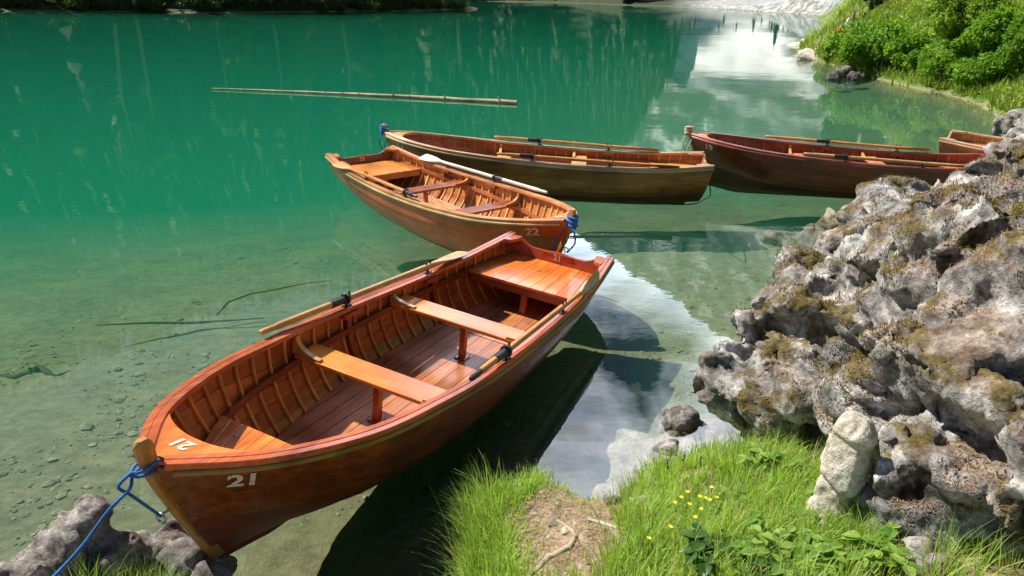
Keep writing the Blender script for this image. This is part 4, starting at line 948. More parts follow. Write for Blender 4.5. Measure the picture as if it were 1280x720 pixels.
p = W(850, 524, 4.72); small_rock('shore_rock', [(p + V3((0, 0, -.02)), (.12, .09, .10)), (p + V3((-.08, .03, -.05)), (.12, .08, .06)), (p + V3((.09, -.02, -.08)), (.08, .08, .08))], .011, 14, 'small rough grey rock standing in the water between grass and overhang', lime2, .3, .5)
p = W(833, 556, 4.35); small_rock('shore_rock', [(p + V3((0, 0, -.03)), (.07, .10, .05))], .010, 15, 'little stone at the water edge just below the rough one in the water', lime2, .2, .4)
# flooded slabs
for i, (px, py, rx, ry, lab) in enumerate([(815, 556, .30, .42, 'pale flooded rock slab beside the small rough rock'), (1045, 281, .95, .42, 'long brown rock slab under water behind boat 19 shadow'), (760, 598, .18, .14, 'flooded stone in the notch of the bank'), (905, 545, .30, .25, 'flooded stone beneath the tip of the outcrop')]):
    q = W(px, py, 5); k = CAMH / (CAMH - q.z); x, y = q.x * k, q.y * k
    small_rock('flooded_rock', [(V3((x, y, -.23)), (rx, ry, .12)), (V3((x + rx * .5, y - ry * .3, -.24)), (rx * .6, ry * .5, .12)), (V3((x - rx * .5, y + ry * .5, -.25)), (rx * .5, ry * .4, .1))], .022, 20 + i, lab, limewet, .7, .8)
# dark rocks on the far point, shingle, pale rocks at right
for i, (px, py, rr_, lab) in enumerate([(1057, 86, .34, 'larger dark boulder standing in the shallows below the big bush'), (1043, 90, .25, 'dark boulder at the left of the pair below the big bush'), (1070, 90, .26, 'low brown boulder right of the dark ones below the big bush')]):
    q = W(px, py, 5); k = (CAMH - .25) / (CAMH - q.z); small_rock('boulder', [(V3((q.x * k, q.y * k, .05)), (rr_, rr_ * .8, rr_ * .9))], .05, 30 + i, lab, rockmat('dark boulder %d' % i, (.26, .24, .22), (.12, .11, .10), (.04, .04, .04), scale=.7), .7, 1.0)
for i, (px, py, a, lab) in enumerate([(1264, 148, .30, 'pale grey rock at the waterline above the pale rowing boat'), (1276, 160, .28, 'grey rock half in the water at the right edge, below the pale one')]):
    q = W(px, py, 5); k = (CAMH - .3) / (CAMH - q.z); small_rock('boulder', [(V3((q.x * k, q.y * k, .05)), (a, a * .8, a)), (V3((q.x * k + .35, q.y * k + .2, .2)), (a, a, a))], .04, 35 + i, lab, lime2, .8, 1.0)
sh = []
r_ = random.Random(4)
for i in range(7):
    px, py = r_.uniform(1012, 1026), r_.uniform(54, 76); q = W(px, py, 5); k = (CAMH - .08) / (CAMH - q.z); sh.append((V3((q.x * k, q.y * k, .0)), (r_.uniform(.5, .9), r_.uniform(.8, 1.6), .22)))
small_rock('shingle_bank', sh, .07, 41, 'white shingle bank at the tip of the bushy point', limepale, .3, .8, 'shingle')
# stones lying on the dirt of the near bank
bank_st = [(738, 606, .10, .06, 'pale flat stone at the edge of the dirt in the notch'), (772, 612, .05, .05, 'dark stone right of the flat one in the notch'), (812, 592, .10, .05, 'whitish flat stone at the waterline right of the notch'), (798, 636, .09, .05, 'whitish flat stone in the grass, middle of the dirt patch'), (770, 628, .08, .04, 'thin stone between the two whitish ones'), (1150, 690, .12, .07, 'tan flat stone at the foot of the outcrop'), (1145, 715, .08, .05, 'yellowish stone at the bottom edge below the outcrop'), (1180, 712, .06, .04, 'small brown stone at the bottom edge, foot of the outcrop'), (820, 600, .05, .03, 'small pale stone beside the whitish waterline stone')]
for i, (px, py, a, h, lab) in enumerate(bank_st):
    p = on_ground(px, py); small_rock('stone', [(p + V3((0, 0, h * .2)), (a, a * .6, h))], .008 if a < .11 else .01, 50 + i, lab, lime2 if i % 2 else limepale if i in (2, 3) else lime2, .15, .25, 'stone', 'stones lying on the near bank')

# ================================================================== MOSS, GRASS AND PLANTS
def blades(roots, dirs, length, width, r, seg=4, droop=.9):
    """curved grass blades; roots (n,3), dirs (n,3) initial lean (unit-ish), returns V, F, index"""
    n = len(roots); t = np.linspace(0, 1, seg + 1); up_ = np.array([0, 0, 1.0])
    h = dirs.copy(); h[:, 2] = 0; hn = np.linalg.norm(h, axis=1)[:, None] + 1e-6; h /= hn
    side = np.stack([-h[:, 1], h[:, 0], np.zeros(n)], 1)
    tw = r.uniform(-.9, .9, n)[:, None]; side = side * np.cos(tw) + h * np.sin(tw)
    lean = r.uniform(.2, 1.05, n) if np.isscalar(droop) else droop
    rows = []
    ang = lean[:, None] * (.35 + 1.5 * t[None, :] ** 1.3) * (droop if np.isscalar(droop) else 1)
    seglen = (length / seg)[:, None]
    x = np.concatenate([np.zeros((n, 1)), np.cumsum(np.sin(ang[:, :-1]) * seglen, 1)], 1); z = np.concatenate([np.zeros((n, 1)), np.cumsum(np.cos(ang[:, :-1]) * seglen, 1)], 1)
    C = roots[:, None, :] + h[:, None, :] * x[:, :, None] + up_ * z[:, :, None]
    w = width[:, None] * (1 - t[None, :] ** 1.8 * .96)
    A = C - side[:, None, :] * w[:, :, None]; B = C + side[:, None, :] * w[:, :, None]
    V = np.stack([A, B], 2).reshape(-1, 3); b = (np.arange(n) * (seg + 1) * 2)[:, None] + (np.arange(seg) * 2)[None, :]
    F = np.stack([b, b + 1, b + 3, b + 2], -1).reshape(-1, 4); return V, F, seg
grassm = leafmat('grass blades', (.15, .34, .02), (.56, .70, .20), trans=.5, rough=.4)
drym = leafmat('dry grass', (.30, .22, .10), (.55, .45, .25), trans=.3)
dirt = [on_ground(*p) for p in [(660, 620), (690, 610), (735, 604), (768, 600), (795, 594), (800, 612), (775, 640), (752, 690), (760, 740), (655, 740), (645, 690), (640, 655)]]
def inpoly(X, Y, P):
    r_ = np.zeros(len(X), bool)
    for i in range(len(P)):
        a, b = P[i], P[(i + 1) % len(P)]; c = ((a.y > Y) != (b.y > Y)); r_ ^= c & (X < a.x + (Y - a.y) / (b.y - a.y + 1e-9) * (b.x - a.x))
    return r_
def tussocks(n, box, test, seed, per, Lr, Wr, spread, outw=(0, 0)):
    r = np.random.default_rng(seed); X = r.uniform(box[0], box[1], n * 6); Y = r.uniform(box[2], box[3], n * 6); Z, D = ground_z(X, Y); ok = test(X, Y, Z, D); X, Y, Z = X[ok][:n], Y[ok][:n], Z[ok][:n]
    k = np.repeat(np.arange(len(X)), per); m = len(k); a = r.uniform(0, 2 * pi, m); rad = np.abs(r.normal(0, spread, m))
    rx = X[k] + np.cos(a) * rad; ry = Y[k] + np.sin(a) * rad; rz, rd = ground_z(rx, ry); ok = rd > -.08; k, a, rx, ry, rz, rad = k[ok], a[ok], rx[ok], ry[ok], rz[ok], rad[ok]; m = len(k)
    tl = r.uniform(.7, 1.25, len(X)); L_ = r.uniform(*Lr, m) * tl[k]; dirs = np.stack([np.cos(a) + outw[0] + r.normal(0, .5, m), np.sin(a) + outw[1] + r.normal(0, .5, m), np.zeros(m)], 1)
    V, F, seg = blades(np.stack([rx, ry, rz - .01], 1), dirs, L_, r.uniform(*Wr, m), r)
    tt_ = r.uniform(0, 1, len(X)); T = np.repeat(np.clip(tt_[k] * .45 + r.uniform(0, .55, m), 0, 1), seg); mi = np.repeat((r.uniform(0, 1, m) < .10).astype(int), seg); return V, F, T, mi
def join(parts):
    off = 0; Vs, Fs, Ts, Ms = [], [], [], []
    for V, F, T, M_ in parts: Vs.append(V); Fs.append(F + off); Ts.append(T); Ms.append(M_); off += len(V)
    return np.vstack(Vs), np.vstack(Fs), np.concatenate(Ts), np.concatenate(Ms)
rockp = [on_ground(*p) for p in [(1085, 760), (1100, 650), (1090, 600), (1400, 560), (1500, 760)]]
nearbank = lambda X, Y, Z, D: (D > .01) & ~inpoly(X, Y, dirt) & ~inpoly(X, Y, rockp) & (fbm(np.stack([X * 2.6, Y * 2.6, X * 0], 1), 3, 71) > -.28)
parts = [tussocks(1150, (-.75, 3.4, 1.9, 5.4), lambda X, Y, Z, D: nearbank(X, Y, Z, D) & ((X > .35)), 1, 40, (.07, .19), (.0018, .0042), .05),
         tussocks(230, (-.45, .45, 2.1, 3.9), nearbank, 2, 46, (.06, .15), (.0018, .0042), .045, (-.3, .2)),
         tussocks(26, (-.5, -.05, 2.6, 3.5), lambda X, Y, Z, D: nearbank(X, Y, Z, D) & (D < .22), 3, 45, (.16, .32), (.0018, .0034), .04, (-1.2, .2)),
         tussocks(110, (-.6, 1.0, 2.3, 4.2), lambda X, Y, Z, D: (D > .01) & inpoly(X, Y, dirt), 8, 12, (.03, .09), (.001, .002), .05),
         tussocks(34, (-2.0, -1.2, 2.45, 3.0), lambda X, Y, Z, D: (D > -.1), 4, 45, (.08, .22), (.0014, .003), .035),
         tussocks(26, (1.5, 2.1, 1.9, 2.75), lambda X, Y, Z, D: D > 0, 5, 30, (.10, .26), (.0014, .003), .04)]
V, F, T, MI = join(parts); tag(np_mesh('grass', V, F, [grassm, drym], tone=T, mi=MI), 'fresh green lakeside grass with long arching blades on the near bank', 'grass', kind='stuff')
# long loose blades leaning out over the water
V, F, T, MI = tussocks(40, (-.55, -.12, 2.2, 3.2), lambda X, Y, Z, D: (D > -.22), 6, 3, (.30, .55), (.0020, .0034), .03, (-.9, .3))
tag(np_mesh('water_grass', V, F, [grassm, drym], tone=T, mi=MI), 'single long grass blades arching over the dark water left of the bank', 'grass', kind='stuff')
# grass of the far hillside
V, F, T, MI = join([tussocks(3600, (9.5, 40, 11, 60), lambda X, Y, Z, D: (D > .1) & (D < 14) & (X < Y * 1.1), 7, 9, (.18, .5), (.015, .035), .22), tussocks(2200, (10, 24, 10, 36), lambda X, Y, Z, D: (D > .03) & (D < 3) & (X < Y * 1.1), 17, 9, (.12, .38), (.012, .026), .16)])
tag(np_mesh('hillside_grass', V, F, [leafmat('hill grass', (.11, .24, .02), (.36, .46, .08)), drym], tone=T, mi=MI), 'tall sunlit grass and herbs on the slope at the right', 'grass', kind='stuff')
# low cover of leaves on the hillside
r_ = np.random.default_rng(33); X = r_.uniform(9.5, 34, 90000); Y = r_.uniform(11, 55, 90000); Z, D = ground_z(X, Y); cl = fbm(np.stack([X * .35, Y * .35, X * 0], 1), 4, 55); ok = (D > .15) & (D < 14) & (cl > -.02) & (X < Y)
C = np.stack([X, Y, Z + np.maximum(cl, 0) * 1.3 * r_.uniform(.1, 1, len(X))], 1)[ok]; V, F = leaves(C, .075, r_, .8); tag(np_mesh('hillside_herbs', V, F, bushm2, tone=np.clip(cl[ok] * 1.6 + r_.uniform(0, .5, ok.sum()), 0, 1)), 'low leafy herbs spreading between the bushes on the right slope', 'herbs', kind='stuff')

# moss cushions and needle litter on the outcrop
m_r = np.random.default_rng(12); cand = m_r.choice(len(ROCK_V), min(len(ROCK_V), 260000), replace=False); Pm = ROCK_V[cand]; Nm = ROCK_N[cand]
mn = fbm(Pm * 2.6, 4, 91); mn2 = fbm(Pm * 9, 3, 92); fr_ = (Pm[:, 1] < 6.6)
ok = (mn + mn2 * .35 > .15) & (Nm[:, 2] > -.3) & fr_; Pk, Nk = Pm[ok], Nm[ok]; sel = m_r.choice(len(Pk), min(len(Pk), 42000), replace=False); Pk, Nk = Pk[sel], Nk[sel]
d_ = Nk + m_r.normal(0, .5, Nk.shape); V, F, seg = blades(Pk, d_ + np.array([0, 0, .01]), m_r.uniform(.010, .032, len(Pk)), m_r.uniform(.0014, .0034, len(Pk)), m_r, seg=2)
mossm = leafmat('moss', (.06, .045, .008), (.24, .17, .035), trans=.25)
tag(np_mesh('moss', V, F, mossm, tone=np.clip(np.repeat(mn[ok][sel] * 1.3 + m_r.uniform(-.2, .5, len(Pk)), seg), 0, 1)), 'olive and rusty moss cushions growing on the grey outcrop', 'moss', kind='stuff')
ok = (fbm(Pm * 2.1, 4, 95) + mn2 * .3 > .16) & (Nm[:, 2] > .55) & fr_; Pk = Pm[ok]; sel = m_r.choice(len(Pk), min(len(Pk), 16000), replace=False); Pk = Pk[sel]
def needles(P, r, L, w, mat, name, label, cat):
    n = len(P); a = r.uniform(0, pi, n); dx = np.stack([np.cos(a), np.sin(a), r.uniform(-.25, .25, n)], 1) * (L * r.uniform(.5, 1.2, n))[:, None]; sd_ = np.stack([-np.sin(a), np.cos(a), np.zeros(n)], 1) * w; P = P + np.array([0, 0, .005])
    V = np.stack([P - dx - sd_, P + dx - sd_, P + dx + sd_, P - dx + sd_], 1).reshape(-1, 3); tag(np_mesh(name, V, np.arange(4 * n).reshape(n, 4), mat, tone=r.uniform(0, 1, n)), label, cat, kind='stuff')
littm = leafmat('dry needles', (.16, .08, .04), (.52, .36, .22), trans=.1)
needles(Pk, m_r, .010, .0016, littm, 'needle_litter', 'brown dry needles lying on the ledges of the outcrop', 'needles')
X = m_r.uniform(-.8, 1.4, 26000); Y = m_r.uniform(2.1, 4.2, 26000); Z, D = ground_z(X, Y); ok = (D > .02) & (inpoly(X, Y, dirt) | (m_r.uniform(0, 1, len(X)) < .2)) & (m_r.uniform(0, 1, len(X)) < .6); needles(np.stack([X, Y, Z], 1)[ok], m_r, .010, .0013, littm, 'bank_litter', 'dry needles and twigs scattered on the bare dirt of the bank', 'litter')

# broad-leaved plants
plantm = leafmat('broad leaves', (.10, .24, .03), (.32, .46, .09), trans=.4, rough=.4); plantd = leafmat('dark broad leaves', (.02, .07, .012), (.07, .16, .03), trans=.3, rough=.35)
def leafy(px, py, h, w, nst, ls, label, mat, seed, toothed=False, name='leafy_plant', group='leafy plants among the grass'):
    r = np.random.default_rng(seed + 500); p = on_ground(px, py); root = empty(name, p); tag(root, label, 'plant', group); ms = MB(); Vl = []; Fl = []; Tl = []; off = 0
    for s in range(nst):
        a = r.uniform(0, 2 * pi); l = w * r.uniform(.2, 1) ** .6; tip = np.array([cos(a) * l, sin(a) * l, h * r.uniform(.6, 1)]); P = [np.zeros(3) - [0, 0, .02], tip * [.35, .35, .6], tip]; ms.tube([tuple(q) for q in P], [.0028, .0022, .0012], 5)
        for f in ([1.0, .97, .78, .6, .45] if not toothed else [1.0, .95, .9]):
            c = tip * f if f > .6 else tip * [.35 + .65 * (f - .3) / .7] * 3 if False else tip * f
            for q in (0, 1):
                b = a + (q * pi + r.uniform(-.9, .9)); L_ = ls * r.uniform(.75, 1.2); d = np.array([cos(b), sin(b), r.uniform(-.1, .35)]); sd_ = np.array([-sin(b), cos(b), 0]); up_ = np.array([0, 0, 1.])
                prof = [(0, .02), (.18, .26), (.42, .36), (.68, .27), (.88, .11), (1, 0)]
                rows = [];
                for u, wd_ in prof:
                    cc = c + d * L_ * u - up_ * L_ * .25 * u * u; rows += [cc - sd_ * wd_ * L_ + up_ * wd_ * L_ * .35, cc, cc + sd_ * wd_ * L_ + up_ * wd_ * L_ * .35]
                Vl.append(np.array(rows)); i = np.arange(5)[:, None] * 3; F_ = np.concatenate([np.stack([i[:, 0], i[:, 0] + 1, i[:, 0] + 4, i[:, 0] + 3], 1), np.stack([i[:, 0] + 1, i[:, 0] + 2, i[:, 0] + 5, i[:, 0] + 4], 1)]) + off; Fl.append(F_); Tl.append(np.full(10, r.uniform())); off += 18
    np_mesh('leaves', np.vstack(Vl), np.vstack(Fl), mat, root, tone=np.concatenate(Tl)); ms.build('stems', leafstem, root, smooth=60); return root
leafstem = plain('plant stems', (.14, .20, .05), .6)
leafy(940, 700, .13, .16, 9, .062, 'low plant with light pointed leaves at the bottom edge, right of the dark one', plantm, 1)
leafy(985, 712, .13, .17, 9, .058, 'light green plant in the grass left of the cream boulder foot', plantm, 2)
leafy(1095, 706, .12, .13, 6, .065, 'large-leaved nettle-like plant in front of the cream boulder', plantm, 3)
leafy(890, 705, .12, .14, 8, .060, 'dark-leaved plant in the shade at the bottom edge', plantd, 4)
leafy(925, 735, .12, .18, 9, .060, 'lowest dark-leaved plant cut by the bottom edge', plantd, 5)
leafy(960, 600, .12, .16, 8, .055, 'plant with pale broad leaves in the middle of the grass by the outcrop', plantm, 6)
leafy(905, 640, .11, .12, 7, .045, 'yellow-green plant among the yellow flowers', plantm, 7)
leafy(1010, 650, .10, .12, 6, .045, 'small plant leaning against the cream boulder', plantm, 8)
leafy(1050, 712, .11, .14, 7, .055, 'plant at the bottom edge between cream boulder and nettle-like plant', plantm, 9)
yel = plain('yellow petals', (.85, .62, .02), .5, var=.1); purp = plain('dark purple petals', (.05, .03, .09), .6)
fl = [(868, 617), (876, 612), (884, 608), (872, 625), (861, 622), (889, 616), (880, 622), (811, 667), (840, 620), (858, 606), (866, 640), (834, 651), (846, 613)]
ORD = 'first second third fourth fifth sixth seventh eighth ninth tenth eleventh twelfth'.split()
for i, (px, py) in enumerate(fl):
    r = random.Random(i); p = on_ground(px, py + 34); h = .10 + .05 * r.random(); root = empty('yellow_flower', p, (0, 0, r.random() * 6)); tag(root, 'small yellow flower, %s from the left of the clump right of the dirt' % ORD[sorted(q_[0] for k_, q_ in enumerate(fl) if k_ != 7).index(px)] if i != 7 else 'single yellow flower at the edge of the dirt patch', 'flower', 'yellow flowers in the grass' if i != 7 else None)
    mb = MB(); mb.tube([(0, 0, -.01), (.01, 0, h * .5), (0, .01, h)], [.0014, .0012, .001], 5); mb.build('stem', leafstem, root)
    mb = MB()
    for k in range(5):
        a = k * 2 * pi / 5; c_, s_ = cos(a), sin(a); w_ = .0045; mb.add([(0, .01, h), (c_ * .007 - s_ * w_, .01 + s_ * .009 + c_ * w_, h + .004), (c_ * .012, .01 + s_ * .012, h + .004), (c_ * .007 + s_ * w_, .01 + s_ * .009 - c_ * w_, h + .004)], [(0, 1, 2, 3)])
    mb.build('petals', yel, root, fix=False)
for i, (px, py, lab) in enumerate([(871, 578, 'dark purple flower spike standing lowest of three at the water side of the grass'), (850, 575, 'thin dark purple flower spike, leftmost of three'), (830, 582, 'dark purple flower spike nearest the little stone')]):
    p = on_ground(px, py + 25); root = empty('flower_spike', p); tag(root, lab, 'flower', 'dark flower spikes in the grass'); mb = MB(); mb.tube([(0, 0, 0), (.01, 0, .17)], [.0018, .0012], 5); mb.build('stem', leafstem, root)
    mb = MB(); r = random.Random(i)
    for k in range(14):
        a = r.random() * 6.3; z = .11 + .06 * k / 14; mb.tube([(.008, 0, z), (.008 + cos(a) * .010, sin(a) * .010, z + .003)], [.003, .0015], 5)
    mb.build('florets', purp, root)

# ================================================================== LOGS, ROOT, ROPES, PEOPLE
def log(name, P, rad, mat, label, cat='log', knots=0, seed=0, n=10, wob=.3):
    r = random.Random(seed); P = [Vector(p) for p in P]; Q = []; Rr = []
    for i in range(len(P) - 1):
        for k in range(6): f = k / 6; Q.append(P[i].lerp(P[i + 1], f) + Vector([r.uniform(-1, 1) * wob * rad[i] * .5 for _ in range(3)])); Rr.append((rad[i] * (1 - f) + rad[i + 1] * f) * r.uniform(.88, 1.12))
    Q.append(P[-1]); Rr.append(rad[-1]); mb = MB(); mb.tube(Q, Rr, n)
    for k in range(knots):
        i = r.randrange(1, len(Q) - 1); d = (Q[i + 1] - Q[i]).normalized(); s = d.cross(Vector((r.uniform(-1, 1), r.uniform(-1, 1), r.uniform(0, 1)))).normalized(); s.z = abs(s.z); mb.tube([Q[i], Q[i] + s * Rr[i] * 2.2], [Rr[i] * .45, Rr[i] * .15], 5)
    o = mb.build(name, mat, smooth=50); tag(o, label, cat); return o
polem = wood('barkless pole', (.34, .25, .14), (.62, .50, .32), rough=.7, coat=0, gsc=.5)
log('floating_pole', [(-8.62, 21.97, .03), (-5.7, 21.42, .03), (-2.8, 20.74, .03), (.06, 19.92, .02)], [.018, .035, .05, .07], polem, 'long thin barkless tree trunk floating on the green water behind the boats', 'pole', knots=26, seed=2)
logm2 = plain('silted wood', (.27, .25, .13), .9, 0, .4, 8, .6)
logm = plain('waterlogged wood', (.07, .07, .04), .9, 0, .4, 8, .6)
def bedp(px, py, dz=-.012):
    p = on_ground(px, py); return p + V3((0, 0, dz))
log('sunken_log', [bedp(-25, 468), bedp(20, 472), bedp(48, 461), bedp(70, 470), bedp(88, 463)], [.03, .035, .045, .025, .015], logm, 'dark sunken log with moss resting on the lake bed at the left edge', knots=10, seed=3)
log('sunken_branch', [bedp(271, 392), bedp(285, 376), bedp(312, 366), bedp(345, 360), bedp(385, 352), bedp(415, 349)], [.014, .014, .012, .010, .007, .004], logm2, 'thin curved sunken branch in front of the second boat', 'branch', knots=4, seed=4)
log('sunken_log', [bedp(120, 405), bedp(180, 402), bedp(240, 402), bedp(330, 396)], [.006, .014, .018, .008], logm2, 'long straight sunken trunk lying across the lake bed, left of the long oar', knots=3, seed=5)
q = W(1143, 103, 5); k = CAMH / (CAMH - q.z); q2 = W(1169, 108, 5); k2 = CAMH / (CAMH - q2.z)
log('driftwood', [(q.x * k, q.y * k, .06), (q2.x * k2, q2.y * k2, .04)], [.05, .09], barkpale, 'pale driftwood log floating below the bushes at the right', 'log', seed=6)
a = W(1148, 42, 30); b = W(1168, 38, 30); za = gz1(a.x, a.y)
log('fallen_log', [(a.x, a.y, za + .12), (b.x, b.y, gz1(b.x, b.y) + .15)], [.10, .13], barkpale, 'short pale log lying on the grassy slope above the bushes', 'log', seed=7)
RP = [on_ground(*p) for p in [(655, 735), (664, 719), (687, 697), (712, 685), (719, 672), (712, 662), (703, 655), (692, 650)]]
log('tree_root', [p + V3((0, 0, .004)) for p in RP], [.012, .013, .014, .015, .014, .011, .009, .004], plain('root bark', (.40, .31, .24), .9, 0, .35, 60, .9), 'gnarled grey-brown root snaking across the bare dirt', 'root', seed=8, wob=.5)
RP = [on_ground(*p) for p in [(735, 650), (752, 655), (775, 662), (790, 660)]]
log('tree_root', [p + V3((0, 0, .004)) for p in RP], [.008, .011, .010, .004], plain('pale root bark', (.5, .42, .34), .9, 0, .3, 60, .9), 'short pale root beside the grass right of the bare dirt', 'root', seed=9, wob=.5)

# small stones on the lake bed, gravel on the dirt, pollen and petals afloat
def pebbles(P, size, r, mat, name, label, cat):
    bm = bmesh.new(); bmesh.ops.create_icosphere(bm, subdivisions=1, radius=1); bv = np.array([v.co[:] for v in bm.verts]); bf = np.array([[v.index for v in f.verts] for f in bm.faces]); bm.free()
    n = len(P); s = size * r.lognormal(0, .7, n); a = r.uniform(0, 6.28, n); el = r.uniform(.55, 1.0, (n, 2)); J = 1 + r.uniform(-.22, .22, (n, len(bv), 1)); X = bv[None] * J
    x = X[:, :, 0] * s[:, None]; y = X[:, :, 1] * (s * el[:, 0])[:, None]; z = X[:, :, 2] * (s * el[:, 1] * .55)[:, None]
    V = np.stack([x * np.cos(a)[:, None] - y * np.sin(a)[:, None], x * np.sin(a)[:, None] + y * np.cos(a)[:, None], z], 2) + P[:, None, :]; F = (bf[None] + (np.arange(n) * len(bv))[:, None, None]).reshape(-1, 3)
    tag(np_mesh(name, V.reshape(-1, 3), F, mat, tone=np.repeat(r.uniform(0, 1, n), len(bf))), label, cat, kind='stuff')
def stonemat(name, c1, c2):
    m, nt, b, o = newmat(name); at = nd(nt, 'ShaderNodeAttribute', attribute_name='tone'); g_ = nd(nt, 'ShaderNodeNewGeometry'); n_ = nd(nt, 'ShaderNodeTexNoise', Vector=g_.outputs['Position'], Scale=60.0, Detail=4.0)
    nt.links.new(mixc(nt, 1.0, ramp(nt, at.outputs['Fac'], [(0, c1), (1, c2)]), ramp(nt, n_.outputs['Fac'], [(.3, (.7, .7, .7)), (.7, (1.2, 1.2, 1.2))]), 'MULTIPLY'), b.inputs['Base Color']); b.inputs['Roughness'].default_value = .9; return m
p_r = np.random.default_rng(21)
X = p_r.uniform(-5, 3.2, 8000); Y = 2.4 + p_r.gamma(2.0, 1.7, 8000); Z, D = ground_z(X, Y); ok = (D < -.05) & (Y < 12) & (fbm(np.stack([X, Y * 1.6, X * 0], 1), 3, 61) > .05)
pebbles(np.stack([X, Y, Z + .003], 1)[ok], .011, p_r, stonemat('bed stones', (.15, .15, .07), (.38, .36, .21)), 'lakebed_stones', 'small stones strewn over the pale lake bed in the shallows', 'stones')
X = p_r.uniform(-.8, 1.5, 5000); Y = p_r.uniform(2.1, 4.3, 5000); Z, D = ground_z(X, Y); ok = (D > -.1) & (inpoly(X, Y, dirt) | (D < .12))
pebbles(np.stack([X, Y, Z], 1)[ok], .0045, p_r, stonemat('gravel', (.16, .12, .09), (.52, .46, .38)), 'gravel', 'fine gravel in the bare dirt and along the water edge', 'gravel')
X = p_r.uniform(-6, 5, 1500); Y = 3 + p_r.gamma(2.2, 2.2, 1500); Z, D = ground_z(X, Y); ok = (D < -.1) & (fbm(np.stack([X * .5, Y * .5, X * 0], 1), 3, 66) > -.1)
inb = np.zeros(len(X), bool)
for q_ in BT.values():
    Mi = q_['M'].inverted(); pl_ = np.array([(Mi @ Vector((a_, b_, 0)))[:2] for a_, b_ in zip(X, Y)]); inb |= (np.abs(pl_[:, 0]) < 2.4) & (np.abs(pl_[:, 1]) < .75)
P = np.stack([X, Y, X * 0 + .004], 1)[ok & ~inb]; n = len(P); s_ = p_r.uniform(.0015, .005, n)[:, None]; a_ = p_r.uniform(0, 3, n); u_ = np.stack([np.cos(a_), np.sin(a_), a_ * 0], 1) * s_; v_ = np.stack([-np.sin(a_), np.cos(a_), a_ * 0], 1) * s_ * .7
tag(np_mesh('pollen', np.stack([P - u_, P + v_, P + u_, P - v_], 1).reshape(-1, 3), np.arange(4 * n).reshape(n, 4), plain('pale petals', (.7, .68, .55), .8)), 'pale pollen flakes and petals floating on the calm water', 'pollen', kind='stuff')
blue = wood('blue rope', (.01, .09, .38), (.05, .27, .72), rough=.7, coat=0, gsc=6); cream = plain('cream rope', (.62, .52, .38), .9, 0, .25, 80, .6); darkrope = plain('dark line', (.015, .018, .012), .8)
def rope(name, label, P, rad, mat, mbs=None):
    """smooth rope through P, as one mesh"""
    P = [Vector(p) for p in P]; Q = []
    for i in range(len(P) - 1):
        a, b, c, d = P[max(i - 1, 0)], P[i], P[i + 1], P[min(i + 2, len(P) - 1)]
        for k in range(8): t = k / 8; Q.append(.5 * ((2 * b) + (c - a) * t + (2 * a - 5 * b + 4 * c - d) * t * t + (3 * b - a - 3 * c + d) * t ** 3))
    Q.append(P[-1]); mb = mbs or MB(); mb.tube(Q, rad, 7); 
    if mbs: return None
    return tag(mb.build(name, mat, smooth=60), label, 'rope')
def stem_wrap(bn, n, z0, dz, rad, mb, ro=.012):
    M = BT[bn]['M']; c = S(1.0, 1.0); P = []
    for i in range(n * 10 + 1):
        a = i / 10 * 2 * pi; jit = .004 * sin(a * 2.7 + i * .31); P.append(M @ Vector((c.x + .012 + (.05 + ro + jit) * cos(a), (.026 + ro + jit) * sin(a), c.z + z0 + dz * i / (n * 10) + .012 * sin(a * .5))))
    mb.tube(P, rad, 7); return P
# boat 21: blue line from the stem over the shore rock, a turn round the stem, a bight to the ring
M21 = BT['21']['M']; mb = MB(); P = stem_wrap('21', 2, -.005, -.03, .0075, mb)
ring = M21 @ (Vector((S(1, .62).x + .075, 0, S(1, .62).z - .01)))
rope('', '', [P[0], P[0] + V3((-.05, -.03, -.05)), P[0].lerp(ring, .45) + V3((-.05, -.02, 0)), ring], .0075, blue, mb)
e0 = W(66, 722, 3.02); rope('', '', [P[-1], P[-1] + V3((.0, -.035, -.03)), P[-1].lerp(e0, .3) + V3((0, 0, -.012)), P[-1].lerp(e0, .65) + V3((0, 0, -.02)), e0, e0 + V3((-.15, -.12, -.12))], .0075, blue, mb)
tag(mb.build('mooring_rope', blue, smooth=60), 'taut blue mooring rope from the bow of the nearest boat down over the shore rock', 'rope')
for bn, mat, lab, nt_ in (('22', blue, 'blue rope bundled round the stem of boat 22 with its end hanging', 5), ('14', blue, 'blue rope tied round the stem of boat 14 and dropping into the water', 3), ('19', cream, 'cream rope wound round the stem of boat 19', 5)):
    mb = MB(); P = stem_wrap(bn, nt_, .10 if bn != '22' else .06, -.11 if bn != '22' else -.12, .013, mb); M = BT[bn]['M']; c = S(1, 1)
    s = -1 if bn == '22' else 1
    rope('', '', [P[-1], M @ Vector((c.x - .03, s * .06, c.z - .06)), M @ Vector((c.x - .13 if bn == '22' else c.x + .02, s * .085, c.z - .25)), M @ Vector((c.x - (.24 if bn == '22' else .0), s * .07, c.z - .52))], .008, mat, mb)
    rope('', '', [P[-3], M @ Vector((c.x + .09, s * .03, c.z - .1)), M @ Vector((c.x + .07, 0, c.z - .22)), M @ Vector((c.x + .0, s * .03, c.z - .33))], .008, mat, mb)
    tag(mb.build('mooring_rope', mat, smooth=60), lab, 'rope')
M = BT['14']['M']; a = M @ Vector((-2.28, .42, .15)); rope('stern_line', 'thin dark line trailing in the water from the stern of boat 14', [a + V3((0, 0, .1)), a + V3((.02, -.05, -.08)), W(880, 249, 10.0) , V3((a.x - .25, a.y - .22, .004)), V3((a.x - .6, a.y - .25, .004)), V3((a.x - .9, a.y - .12, .003))], .008, darkrope)
